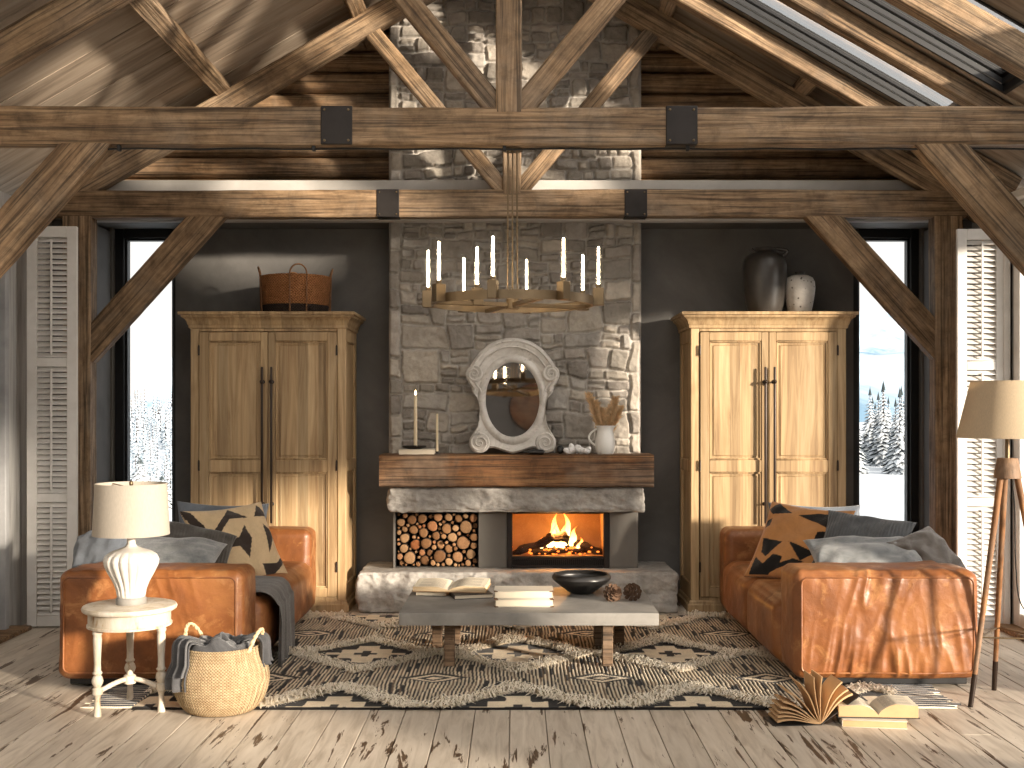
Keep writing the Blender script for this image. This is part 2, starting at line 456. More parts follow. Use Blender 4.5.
M['ceramic_m'] = simple('chalky_ceramic', c(200,195,187), 0.5, var=0.06, sc=14)
M['black_ceramic'] = simple('black_ceramic', c(34,32,31), 0.38, var=0.35, sc=16, bmp=0.2)
M['jug'] = simple('dark_jug_glaze', c(58,54,50), 0.34, var=0.35, sc=7, bmp=0.15)
def m_speck():
    g = NT('speckled_glaze', 0.45); n = g.noise(g.co(), 9, 6, 0.7, 0.6); k = g.voro(g.co(), 22)
    col = g.ramp(n, [(0.3, c(168,162,154)), (0.65, c(206,200,192))])
    col = g.mix(g.ramp(k, [(0.12, 0.9), (0.2, 0.0)]), col, c(66,54,44))
    return g.P(col=col, normal=g.bump(n, 0.15, 0.006))
M['speck'] = m_speck()
def m_chalk():
    g = NT('distressed_white', 0.7, spec=0.25); n = g.noise(g.co(), 6, 8, 0.7, 0.8); n2 = g.noise(g.co(), 30, 5, 0.65)
    col = g.ramp(n, [(0.3, c(170,164,156)), (0.55, c(208,203,196)), (0.75, c(222,218,212))])
    col = g.mix(g.ramp(n2, [(0.3, 0.6), (0.42, 0.0)]), col, c(128,120,112))
    return g.P(col=col, normal=g.bump(n2, 0.25, 0.006))
M['chalk'] = m_chalk()
def m_paintwood():
    g = NT('chipped_white_paint', 0.55, spec=0.3); n = g.noise(g.map((9, 9, 3)), 2.0, 8, 0.72, 0.4)
    col = g.ramp(n, [(0.32, c(150,112,74)), (0.39, c(186,172,150)), (0.6, c(206,197,184))])
    return g.P(col=col, normal=g.bump(n, 0.2, 0.005))
M['paintwood'] = m_paintwood()
def m_mirror():
    g = NT('mirror_glass', 0.03, 1.0); return g.P(col=c(196,190,184))
M['mirror'] = m_mirror()
def m_glass(name, tint=(1,1,1,1), k=0.06):
    g = NT(name, 0.05)
    tr = g.n('ShaderNodeBsdfTransparent', {'Color': tint}).outputs[0]; gl = g.n('ShaderNodeBsdfGlossy', {'Color': (1,1,1,1), 'Roughness': 0.02}).outputs[0]
    lw = g.n('ShaderNodeLayerWeight', {'Blend': 0.12}).outputs['Fresnel']
    mx = g.n('ShaderNodeMixShader', {0: g.math('MULTIPLY', lw, 0.5)}); g.t.links.new(tr, mx.inputs[1]); g.t.links.new(gl, mx.inputs[2])
    g.t.links.new(mx.outputs[0], g.out.inputs[0]); return g.m
M['glass'] = m_glass('clear_pane'); M['tube_glass'] = m_glass('clear_tube')
def emis(name, col, st):
    g = NT(name); e = g.n('ShaderNodeEmission', {'Color': col, 'Strength': st}).outputs[0]
    g.t.links.new(e, g.out.inputs[0]); return g.m
M['led'] = emis('lit_filament', (1.0, 0.78, 0.50, 1), 45.0)
M['candle_fire'] = emis('candle_flame', (1.0, 0.7, 0.35, 1), 14.0)
M['ember'] = emis('glowing_ember', (1.0, 0.22, 0.03, 1), 2.2)
def m_flame():
    g = NT('fire_flame'); g.co('Generated', False)
    x, y, z = g.sep(g.co())
    n = g.noise(g.map((2.2, 2.2, 1.2)), 2.5, 4, 0.6, 1.0)
    zz = g.math('ADD', z, g.math('MULTIPLY', g.math('SUBTRACT', n, 0.5), 0.5))
    col = g.ramp(zz, [(0.05, (1.0, 0.72, 0.30, 1)), (0.45, (1.0, 0.50, 0.12, 1)), (0.95, (1.0, 0.22, 0.02, 1))])
    e = g.n('ShaderNodeEmission', {'Color': col, 'Strength': 5.0}).outputs[0]
    tr = g.n('ShaderNodeBsdfTransparent').outputs[0]
    lw = g.n('ShaderNodeLayerWeight', {'Blend': 0.35}).outputs['Facing']
    a = g.math('MULTIPLY', g.math('SUBTRACT', 1.0, lw), g.ramp(zz, [(0.0, 0.95), (0.6, 0.75), (1.0, 0.1)]))
    mx = g.n('ShaderNodeMixShader', {0: a}); g.t.links.new(tr, mx.inputs[1]); g.t.links.new(e, mx.inputs[2])
    g.t.links.new(mx.outputs[0], g.out.inputs[0]); return g.m
M['flame'] = m_flame()
M['brick'] = m_plaster('refractory_lining', c(150,118,86), c(176,142,106), 0.9, 0.2, 8)
M['char'] = simple('charred_wood', c(44,30,24), 0.9, var=0.4, sc=20, bmp=0.6)
M['bark'] = simple('log_bark', c(72,54,40), 0.9, var=0.4, sc=26, bmp=0.8)
def m_cut():
    g = NT('cut_log_end', 0.8, spec=0.2); tc = g.co(jitter=False)
    x, y, z = g.sep(tc)
    n = g.noise(g.co(), 3.0, 4, 0.6)
    r = g.math('SQRT', g.math('ADD', g.math('MULTIPLY', x, x), g.math('MULTIPLY', z, z)))
    rg = g.math('SINE', g.math('MULTIPLY_ADD', r, 34.0, g.math('MULTIPLY', n, 8.0)))
    rv = g.n('ShaderNodeObjectInfo').outputs['Random']
    col = g.ramp(rv, [(0.0, c(112,78,50)), (0.4, c(150,110,74)), (0.75, c(180,144,106)), (1.0, c(158,98,60))])
    col = g.mix(1.0, col, g.ramp(rg, [(0.0, 0.82), (1.0, 1.06)]), 'MULTIPLY')
    col = g.mix(1.0, col, g.ramp(n, [(0.3, 0.75), (0.7, 1.1)]), 'MULTIPLY')
    return g.P(col=col)
M['cut'] = m_cut()
M['wax'] = simple('ivory_wax', c(226,208,174), 0.5, var=0.03)
M['paper'] = simple('cream_paper', c(218,206,184), 0.85, var=0.05)
def m_pages():
    g = NT('page_edges', 0.9, spec=0.1); g.co(jitter=False)
    n = g.noise(g.map((8, 8, 900)), 1.0, 2, 0.5)
    return g.P(col=g.ramp(n, [(0.3, c(186,158,120)), (0.7, c(230,210,176))]))
M['pages'] = m_pages()
M['tan_paper'] = simple('tan_old_paper', c(196,160,118), 0.85, var=0.1)
M['cover_dark'] = simple('dark_book_cover', c(48,44,42), 0.6)
M['cover_cream'] = simple('cream_book_cover', c(206,198,182), 0.6, var=0.05)
M['cover_tan'] = simple('tan_book_cover', c(150,120,88), 0.6)
M['leather_corner'] = simple('brown_corner', c(96,68,46), 0.6)
M['print'] = simple('printed_text', c(150,140,126), 0.9)
def m_weave(name, a, b, dark, sc=70, hor=120):
    g = NT(name, 0.85, spec=0.15); g.co(jitter=False)
    x, y, z = g.sep(g.co())
    ang = g.math('ARCTAN2', y, x)
    wv = g.math('MULTIPLY', g.math('SINE', g.math('MULTIPLY', ang, sc)), g.math('SINE', g.math('MULTIPLY', z, hor*2.0)))
    n = g.noise(g.co(), 26, 5, 0.7, 0.5)
    col = g.ramp(n, [(0.3, a), (0.7, b)])
    k = g.ramp(g.math('MULTIPLY_ADD', wv, 0.5, 0.5), [(0.15, 0.0), (0.6, 1.0)])
    col = g.mix(k, g.mix(0.65, col, dark), col)
    return g.P(col=col, normal=g.bump(g.math('MULTIPLY_ADD', wv, 0.5, n), 0.8, 0.01))
M['seagrass'] = m_weave('seagrass_weave', c(176,150,114), c(208,186,150), c(104,78,52), 84, 220)
M['rope_basket'] = m_weave('rope_weave', c(140,92,56), c(176,122,80), c(80,48,28), 70, 150)
M['rope_dark'] = m_weave('dark_rope_weave', c(44,36,32), c(60,50,44), c(20,16,14), 70, 150)
M['handle_rope'] = simple('pale_rope', c(206,180,140), 0.9, var=0.25, sc=60, bmp=0.6)
M['handle_brown'] = simple('brown_rope', c(120,84,56), 0.9, var=0.25, sc=60, bmp=0.6)
M['pampas'] = simple('dried_plume', c(214,182,140), 0.9, var=0.25, sc=30)
M['crystal'] = simple('white_crystal', c(232,230,228), 0.4, var=0.08, sc=20)
M['cone'] = simple('pine_cone_brown', c(96,72,54), 0.8, var=0.35, sc=40)
M['snow'] = m_plaster('snow', c(196,203,211), c(212,217,223), 0.9, 0.2, 0.08)
def m_mount():
    g = NT('mountain_snow_shadow', 0.95, spec=0.1); g.co(jitter=False)
    n = g.noise(g.map((0.012, 0.004, 0.02)), 1.0, 8, 0.65, 0.4)
    return g.P(col=g.ramp(n, [(0.40, c(110,138,160)), (0.52, c(170,186,200)), (0.7, c(206,214,222))]))  # bluish stops paint shadow into the snow colour
M['mount'] = m_mount()
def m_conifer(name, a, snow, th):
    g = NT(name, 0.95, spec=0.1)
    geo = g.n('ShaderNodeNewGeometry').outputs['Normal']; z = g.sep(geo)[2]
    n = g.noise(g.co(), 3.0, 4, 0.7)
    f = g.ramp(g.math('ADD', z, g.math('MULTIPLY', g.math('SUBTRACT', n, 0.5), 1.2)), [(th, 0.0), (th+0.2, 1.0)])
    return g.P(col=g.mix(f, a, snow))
M['conifer'] = m_conifer('snowy_needles', c(58,66,68), c(190,196,202), 0.5)
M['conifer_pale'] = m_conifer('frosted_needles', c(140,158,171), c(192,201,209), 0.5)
M['trunk'] = simple('tree_bark', c(60,48,40), 0.9)
# ================================================================== THE ROOM
ZA = 5.15; SL = 0.577                      # underside of roof: z = ZA - SL*|x|
def roofz(x): return ZA - SL*abs(x)
Y_BACK = 9.1; Y_CHIM = 8.75
# ---- floor: boards with open joints, running away from the viewer
fb = MB(); w = 0.1732; k0 = -24
for i in range(k0, 24):
    x0 = i*w + 0.002; x1 = (i+1)*w - 0.002
    y = -3.0
    while y < 9.3:
        L = min(9.3-y, rnd.uniform(2.6, 4.6) if y > -3 else rnd.uniform(1.5, 6))
        dz = rnd.uniform(-0.0015, 0.0)
        fb.add(bxx(max(x0, -4.0), min(x1, 4.0), y+0.001, y+L-0.001, -0.03+dz, dz, 0.002))
        y += L
fb.add(bxx(-4.0, 4.0, -3.0, 9.3, -0.12, -0.035))
struct('floor', fb, M['floor'], label='worn white painted plank floor')
# ---- back wall of the alcove, with an opening at each end for the tall windows
WL = (-3.165, -2.665); WR = (2.70, 3.24); WZ = (0.08, 2.93)
wb = MB()
for a, b, z0, z1 in ((-3.6, WL[0], -0.1, 3.2), (WL[1], WR[0], -0.1, 3.2), (WR[1], 3.6, -0.1, 3.2),
                     (WL[0], WL[1], WZ[1], 3.2), (WR[0], WR[1], WZ[1], 3.2), (WL[0], WL[1], -0.1, WZ[0]), (WR[0], WR[1], -0.1, WZ[0])):
    wb.add(bxx(a, b, 9.1, 9.34, z0, z1))
struct('wall_back', wb, M['plaster'], label='charcoal plastered back wall of the alcove')
struct('wall_alcove_left', bxx(-3.45, -3.17, 8.5, 9.1, -0.1, 2.9), M['plaster'], label='charcoal side wall of the alcove by the left window')
struct('wall_alcove_right', bxx(3.245, 3.45, 8.5, 9.1, -0.1, 2.9), M['plaster'], label='charcoal side wall of the alcove by the right window')
struct('trim_1', box(6.84, 0.10, 0.302, (0, 8.61, 3.053), 0.006, 2), M['band'], label='pale plastered bulkhead over the alcove')
struct('ceiling_alcove', MB().add(bxx(-3.42, -0.95, 8.661, 9.1, 2.925, 3.2)).add(bxx(1.0, 3.42, 8.661, 9.1, 2.925, 3.2)).add(bxx(-0.95, 1.0, 8.661, 8.715, 2.925, 3.2)), M['plaster'], label='soffit of the alcove, charcoal coloured to stand for its shade')  # dark plaster stands in for the shade under the bulkhead
# ---- gable of stacked boards with rounded faces
def gable_board(z0, h, seed):
    X = (ZA - z0)/SL + 0.12
    n = 60
    pr = [(0.16, 0), (0.0, 0.006), (-0.03, h*0.18), (-0.038, h*0.5), (-0.03, h*0.82), (0.0, h-0.006), (0.16, h)]
    v = []; f = []; m = len(pr)
    for i in range(n):
        x = -X + 2*X*i/(n-1)
        for j, (y, z) in enumerate(pr):
            a = float(vn(x*1.3, seed*7.7, j*0.6, 3))*0.008
            v.append((x, Y_BACK+y+a, z0+z+a*0.4))
    for i in range(n-1):
        for j in range(m-1): f.append((i*m+j, i*m+j+1, (i+1)*m+j+1, (i+1)*m+j))
    return v, f
gb = MB(); z = 3.16; i = 0
while z < 5.0:
    gb.add(gable_board(z, 0.165, i)); z += 0.168; i += 1
gb.add(prism([(-3.6, 3.0), (3.6, 3.0), (0.1, 5.1), (-0.1, 5.1)], 9.25, 9.4))
struct('wall_gable', gb, M['gable'], label='gable of stacked brown boards above the alcove', smooth=True)
# ---- roof: boards up the slope on both sides, a slab above them, two skylights on the right slope, plus two unseen ones added to let sun in
Y0R = 5.93
SKY = [(3.2, 4.60, 0.25, 1.7), (4.75, 5.92, 0.30, 3.0), (6.17, 6.98, 0.30, 3.0), (7.23, 7.90, 0.30, 3.0)]
def slope_piece(s, xa, xb, ya, yb, t0, t1, bev=0.0):
    """slab piece between |x|=xa..xb, thickness t0..t1 above the roof underside"""
    z = lambda x, t: ZA - SL*x + t
    v = [(s*x, y, z(x, t)) for t in (t0, t1) for y in (ya, yb) for x in (xa, xb)]
    f = [(0,1,3,2), (4,6,7,5), (0,4,5,1), (2,3,7,6), (0,2,6,4), (1,5,7,3)]
    if s < 0: f = [q[::-1] for q in f]
    return v, f
def roof_side(s, holes, Y0R):
    m = MB(); bw = 0.28; y = Y0R
    yb = math.floor(Y0R/bw)*bw
    while yb < 9.4:
        a = max(yb, Y0R)+0.004; b = yb+bw-0.004
        dz = rnd.uniform(0, 0.006)
        cuts = [(a, b, 0.0, 4.1)]
        for (h0, h1, sx0, sx1) in holes:
            nc = []
            for (p, q, x0, x1) in cuts:
                if q <= h0 or p >= h1 or x1 <= sx0 or x0 >= sx1: nc.append((p, q, x0, x1)); continue
                if p < h0: nc.append((p, h0, x0, x1))
                if q > h1: nc.append((h1, q, x0, x1))
                p2, q2 = max(p, h0), min(q, h1)
                nc.append((p2, q2, x0, sx0)); nc.append((p2, q2, sx1, x1))
            cuts = nc
        for (p, q, x0, x1) in cuts:
            m.add(slope_piece(s, x0, x1, p, q, dz, dz+0.025))
        yb += bw
    ys = [Y0R] + [t for h in holes for t in h[:2]] + [9.42]
    for i in range(0, len(ys), 2): m.add(slope_piece(s, 0, 4.1, ys[i], ys[i+1], 0.03, 0.095))
    for (h0, h1, sx0, sx1) in holes:
        m.add(slope_piece(s, 0, sx0, h0, h1, 0.03, 0.095)); m.add(slope_piece(s, sx1, 4.1, h0, h1, 0.03, 0.095))
    return m
struct('ceiling_left', roof_side(-1, [], 2.52), M['roof'], label='sloping ceiling of pale weathered boards, left side')  # carried forward out of view to shade the foreground floor
struct('ceiling_right', roof_side(1, SKY, 1.05), M['roof'], label='sloping board ceiling with two skylights and two added unseen ones, right side')  # carried forward out of view to keep sun off the front truss
for k, (h0, h1, *SX) in enumerate(SKY):
    w = struct('window_%d' % (k+3), slope_piece(1, SX[0]+0.05, SX[1]-0.05, h0+0.02, h1-0.02, 0.070, 0.078), M['glass'],
               label=('short added skylight pane letting sun onto the left slope, out of view', 'added skylight pane in front of the front truss to sun the back one, out of view', 'skylight pane nearer the front truss', 'skylight pane nearer the back truss')[k])
    fr = MB()
    for t0, t1, ww in ((-0.012, 0.03, 0.018), (0.034, 0.066, 0.028), (0.082, 0.12, 0.036)):
        for (xa, xb, ya, yb) in ((SX[0], SX[1], h0, h0+ww), (SX[0], SX[1], h1-ww, h1), (SX[0], SX[0]+ww, h0, h1), (SX[1]-ww, SX[1], h0, h1)):
            fr.add(slope_piece(1, xa, xb, ya, yb, t0, t1))
    fo = struct('window_frame', fr, M['black'], w)
    st = MB()
    for yy in (h0+0.021, h1-0.021):
        st.add(tube([(x, yy, ZA-SL*x+0.032) for x in (SX[0]+0.03, SX[1]-0.03)], 0.004, 6))
    struct('glazing_bead', st, M['steel'], fo)
# ---- tall windows beside the wardrobes
def tall_window(n, a, b, fl, fr_, lab):
    z0, z1 = WZ
    p = struct('window_%d' % n, bxx(a+fl, b-fr_, 9.20, 9.212, z0+0.07, z1-0.07), M['glass'], label=lab)
    f = MB()
    for q in ((a, a+fl, 9.13, 9.26, z0, z1), (b-fr_, b, 9.13, 9.26, z0, z1), (a+fl, b-fr_, 9.13, 9.26, z0, z0+0.07), (a+fl, b-fr_, 9.13, 9.26, z1-0.07, z1)):
        f.add(bxx(*q, 0.006))
    struct('window_frame', f, M['black'], p)
    i = MB()
    for q in ((a+fl, a+fl+0.018, 9.165, 9.235, z0+0.07, z1-0.07), (b-fr_-0.018, b-fr_, 9.165, 9.235, z0+0.07, z1-0.07), (a+fl, b-fr_, 9.165, 9.235, z1-0.088, z1-0.07)):
        i.add(bxx(*q, 0.003))
    struct('window_sash', i, M['black'], p)
tall_window(1, WL[0], WL[1], 0.08, 0.03, 'tall black framed window left of the left wardrobe')
tall_window(2, WR[0], WR[1], 0.05, 0.075, 'tall black framed window right of the right wardrobe')
struct('trim_2', bxx(WL[0]-0.02, WL[0]+0.012, 9.07, 9.16, 0.0, 2.96, 0.004), M['panel_grey'], label='grey casing strip at the left window')
struct('trim_3', bxx(WR[1]-0.012, WR[1]+0.02, 9.07, 9.16, 0.0, 2.96, 0.004), M['panel_grey'], label='grey casing strip at the right window')
# ---- side walls (boards), the right one opening on large glazed doors
XL, XR = -3.40, 3.40
def roofcap(s, ya, yb, za):
    X = XR
    return bxx(*(sorted((s*X, s*(X+0.16)))), ya, yb, za, 2.95)
wl = MB()
LO = (5.9, 7.72)
for q in ((-3.0, LO[0], -0.1), (LO[1], 8.5, -0.1)): wl.add(roofcap(-1, q[0], q[1], q[2]))
wl.add(roofcap(-1, LO[0], LO[1], 2.74)); 
struct('wall_left', wl, M['wall_boards'], label='grey boarded left wall')
wr = MB()
RO = [(4.3, 7.84)]
wr.add(roofcap(1, 7.84, 8.5, -0.1)); wr.add(roofcap(1, 2.1, 3.65, -0.1)); wr.add(roofcap(1, 5.6, 6.35, -0.1)); wr.add(roofcap(1, 3.65, 5.6, 2.02)); wr.add(roofcap(1, -3.0, 0.8, -0.1)); wr.add(roofcap(1, 0.8, 8.5, 2.90))  # pier and unseen wall stretches set to keep sun off chimney and floor
struct('wall_right', wr, M['wall_boards'], label='pale boarded right wall')
# left glazed door, closed and shaded by the grey panelled leaf
dl = struct('door_1', bxx(-3.53, -3.485, LO[0]+0.06, LO[1]-0.06, 0.03, 2.70, 0.004), M['grey_wood'], label='grey panelled door in the left wall')
m = MB()
for ya, yb in ((LO[0], LO[0]+0.06), (LO[1]-0.06, LO[1])): m.add(bxx(-3.55, -3.37, ya, yb, 0.0, 2.76, 0.005))
m.add(bxx(-3.55, -3.37, LO[0], LO[1], 2.70, 2.76, 0.005))
struct('door_frame', m, M['grey_wood'], dl)
m = MB()
for y0_ in np.arange(LO[0]+0.12, LO[1]-0.3, 0.40):
    for za, zb in ((0.15, 0.9), (1.0, 2.6)):
        for q in ((y0_, y0_+0.03, za, zb), (y0_+0.30, y0_+0.33, za, zb), (y0_, y0_+0.33, za, za+0.03), (y0_, y0_+0.33, zb-0.03, zb)):
            m.add(bxx(-3.487, -3.462, q[0], q[1], q[2], q[3], 0.005))
struct('door_moulding', m, M['grey_wood'], dl)
struct('trim_4', bxx(-3.56, -3.26, LO[0]-0.1, LO[1]+0.1, 0.0, 0.03, 0.006), M['gable'], label='brown wooden threshold of the left door')
# right glazed doors; the two out of view are added to let sun in
for n_, (ya, yb, lab_) in enumerate(((6.35, 7.84, 'tall glazed opening in the right wall beside the white shutter'), (3.65, 5.6, 'added opening letting sun through the right wall beside the tripod lamp, out of view'), (0.8, 2.1, 'added opening letting sun through the right wall nearest the viewer, out of view'))):
    zt_ = 2.02 if n_ == 1 else 2.90
    gr = struct('window_%d' % (8+n_), bxx(3.47, 3.478, ya+0.09, yb-0.09, 0.12, zt_-0.08), M['glass'], label=lab_)
    m = MB()
    for q in ((ya, ya+0.09, 0.03, zt_), (yb-0.09, yb, 0.03, zt_), (ya+0.09, yb-0.09, zt_-0.08, zt_), (ya+0.09, yb-0.09, 0.03, 0.12)): m.add(bxx(3.42, 3.53, q[0], q[1], q[2], q[3], 0.006))
    struct('window_frame', m, M['white_wood'], gr)
    m = MB(); m.add(bxx(3.36, 3.42, yb, yb+0.08, 0.0, zt_+0.04, 0.006)); m.add(bxx(3.36, 3.42, ya-0.08, ya, 0.0, zt_+0.04, 0.006)); m.add(bxx(3.36, 3.42, ya-0.08, yb+0.08, zt_, zt_+0.06, 0.006))
    struct('window_casing', m, M['white_wood'], gr)
struct('trim_5', bxx(3.30, 3.56, 4.0, 7.9, 0.0, 0.035, 0.006), M['gable'], label='wooden sill board of the right glazed opening')
# wall far behind the viewer, only met in the mirror
struct('wall_front', MB().add(bxx(-3.56, 3.56, -3.2, -3.0, -0.1, 2.6)).add(bxx(-1.1, 1.5, -3.2, -3.0, 2.6, 4.9)), M['plaster'], label='charcoal wall behind the viewer')
wd = thing('wall_disc', 'round brown wooden disc on the front wall, seen only in the mirror', 'wall decoration', (0.34, -2.96, 3.2))
obj('disc', lathe([(0.0, 0), (0.40, 0), (0.42, 0.012), (0.42, 0.03), (0.40, 0.036), (0, 0.036)], 64), M['crate_wood'], wd, R('X', 90))
obj('rim', tube([(0.42*math.cos(a), -0.02, 0.42*math.sin(a)) for a in np.linspace(0, 2*PI, 64, False)], 0.014, 8, True), M['iron'], wd)
# ---- roof trusses
def truss(y, label, seed, dz=0.0):
    x0 = 0.0 if dz else -0.006
    t = thing('roof_truss', label, 'roof truss', (x0, y, 0), group='oak roof trusses')
    B = (x0, y, 0)
    def tm(name, a, b, d, h, up=(0,1,0), mat=M['oak']):
        return timber(name, (x0+a[0], y, a[1]+dz), (x0+b[0], y, b[1]+dz), d, h, mat, t, up, 0.006, B)
    tb = tm('tie_beam', (-3.30, 2.98), (3.30, 2.98), 0.115, 0.196)
    for sx in (-0.90, 0.90):
        pl = MB(); pl.add(box(0.165, 0.128, 0.202, (0, 0, 0), 0.004))
        Mi = tb.matrix_basis.inverted() @ T(sx, 0, 2.98+dz)
        ip = obj('iron_plate', pl, M['iron'], tb, Mi)
        for ax in (-0.062, 0.062):
            for az in (-0.08, 0.08):
                obj('rivet', lathe([(0.007, 0), (0.0065, 0.003), (0.004, 0.006), (0, 0.0065)], 10), M['brass'], ip, T(ax, -0.064, az) @ R('X', 90))
    for s in (-1, 1):
        tm('post', (s*3.165+0.008, 0.0-dz), (s*3.165+0.008, 2.885), 0.14, 0.205)
        bo = ((0.05 if dz else 0.065) if s < 0 else (0.0 if dz else -0.026))
        tm('knee_brace', (s*3.17+bo, 1.891), (s*2.20+bo, 2.973), 0.105, 0.205)
        a, b = 3.36, 0.0
        off = 0.0985/math.cos(math.atan(SL))*1.0
        zc = lambda x: 4.815 - SL*abs(x) + 0.097
        tm('rafter', (s*3.5, zc(3.5)), (s*0.02, zc(0.02)), 0.109, 0.172, mat=M['oak_rafter'])
        tm('strut', (s*0.02, 3.03), (s*1.06, 4.28), 0.085, 0.115)
    tm('king_post', (0.0, 3.05), (0.0, 4.95), 0.118, 0.135)
    return t
t_back = truss(8.405, 'sunlit oak roof truss at the alcove, behind the chandelier', 1, 0.014)
t_front = truss(6.055, 'large oak roof truss nearest the viewer, chandelier hung from it', 2)
pzc = lambda x: 5.012 - SL*x + 0.056
def purlin(s, x, ya, yb, lab):
    o = timber('purlin', (s*x, ya, pzc(x)), (s*x, yb, pzc(x)), 0.115, 0.115, M['oak_rafter'], None, (math.cos(PI/6), 0, -s*math.sin(PI/6)))
    tag(o, lab, 'purlin', 'roof purlins')
purlin(-1, 2.12, 2.6, 9.1, 'lower oak purlin under the pale left roof slope'); purlin(-1, 1.13, 2.6, 9.1, 'upper oak purlin of the left roof slope, near the ridge')
purlin(1, 2.12, 8.07, 9.1, 'short lower oak purlin behind the right roof slope rafter'); purlin(1, 1.13, 8.07, 9.1, 'short upper oak purlin of the right roof slope, near the ridge')
for y, lab in ((8.0, 'common rafter of the right slope, left of the skylights'), (7.10, 'common rafter between the two skylights')):
    zc = lambda x: 5.05 - SL*x + 0.012
    o = timber('common_rafter', (0.1, y, zc(0.1)), (3.5, y, zc(3.5)), 0.11, 0.12, M['oak_rafter']); tag(o, lab, 'rafter', 'common rafters')
# black cable stapled under the front beam, up along the left brace
cb = thing('electric_cable', 'thin black cable stapled along the underside of the front beam', 'cable', (-0.03, 6.03, 2.872))
pts = [(-2.95, -0.0, -0.92), (-2.52, -0.0, -0.44), (-2.18, 0, -0.06), (-2.12, 0, -0.012)]
pts += [(-2.05+i*0.15, 0, -0.008+0.003*math.sin(i*1.7)) for i in range(36)]
obj('cable', tube(pts, 0.0055, 6), M['cord'], cb)
for x in (-2.02, -1.0, 0.0, 0.96, 2.3): obj('staple', box(0.018, 0.03, 0.03, (x, 0, -0.004), 0.003), M['cord'], cb)
for p in ((-2.5, 0, -0.42),): obj('staple', box(0.03, 0.03, 0.03, p, 0.003), M['cord'], cb)
# ---- chimney breast of rubble stone
def rubble(W, H, seed, res=0.004):
    r = random.Random(seed); rects = []
    def split(x, y, w, h):
        a = w*h
        lim = r.choice([0.006, 0.010, 0.016, 0.024, 0.045, 0.075])
        if (a < lim and w/h < 3.4 and h/w < 1.5) or (w < 0.10 and h < 0.10) or h < 0.055:
            if w/h < 4.5: rects.append((x, y, w, h)); return
        t = r.uniform(0.32, 0.68)
        if h > 0.55*w or (h > 0.34*w and h > 0.16 and r.random() < 0.5): split(x, y, w, h*t); split(x, y+h*t, w, h*(1-t))
        else: split(x, y, w*t, h); split(x+w*t, y, w*(1-t), h)
    split(0.105, 0, W-0.105-0.085, H)
    for x0, w0 in ((0, 0.105), (W-0.085, 0.085)):
        y = 0
        while y < H:
            h = r.uniform(0.09, 0.36); h = min(h, H-y); rects.append((x0, y, w0, h)); y += h
    return rects
def stone_face(W, H, seed, step=0.0078):
    rects = rubble(W, H, seed)
    nx, ny = int(W/step)+1, int(H/step)+1
    U, V = np.meshgrid(np.linspace(0, W, nx), np.linspace(0, H, ny))
    wu = U + fbm(U*6.5, V*6.5, 0, 5, 31)*0.026 + fbm(U*1.3, V*1.3, 0, 2, 33)*0.03
    wv = V + fbm(U*6.0, V*7.0, 5, 5, 41)*0.024 + fbm(U*1.6, V*1.3, 5, 2, 43)*0.045
    best = np.full(U.shape, -1.0); tint = np.zeros(U.shape+(3,)); bump = np.zeros(U.shape)
    r = random.Random(seed+1)
    pal = [(163,155,146), (149,142,132), (176,167,155), (140,133,125), (167,161,153), (182,173,160), (155,148,139)]
    for (x, y, w, h) in rects:
        cx, cy = x+w/2, y+h/2; g = 0.005; rr = min(w, h)*r.uniform(0.06, 0.2)
        j = (slice(max(0, int((y-0.12)/step)), int((y+h+0.12)/step)+2), slice(max(0, int((x-0.12)/step)), int((x+w+0.12)/step)+2))
        qx = np.abs(wu[j]-cx) - (w/2-g-rr); qy = np.abs(wv[j]-cy) - (h/2-g-rr)
        sd = -(np.hypot(np.maximum(qx, 0), np.maximum(qy, 0)) + np.minimum(np.maximum(qx, qy), 0) - rr)
        base = r.uniform(0.022, 0.05); tx, ty = r.uniform(-0.09, 0.09), r.uniform(-0.11, 0.09)
        col = np.array([c(*pal[r.randrange(len(pal))])[:3]])*r.uniform(0.82, 1.12)
        hh = sst(0.0, 0.010, sd)*(base + tx*(wu[j]-cx) + ty*(wv[j]-cy)) 
        up = sd > best[j]
        best[j] = np.where(up, sd, best[j]); 
        msk = up & (sd > 0)
        bump[j] = np.where(msk, hh, bump[j]); tint[j] = np.where((up & (sd > 0.003))[..., None], col, tint[j])
    mort = np.array(c(178,172,164)[:3])
    inside = best > 0.003
    tint = np.where(inside[..., None], tint, mort)
    rough = fbm(U*11, V*11, 0, 5, 51)*0.010 + fbm(U*38, V*38, 0, 3, 52)*0.005
    ridge = np.abs(fbm(U*6, V*8, 3, 3, 61))*0.016
    hgt = bump + np.where(best > 0, rough - ridge*sst(0, 0.02, best), 0.004*fbm(U*30, V*30, 0, 2, 53))
    return U, V, hgt, tint, nx, ny
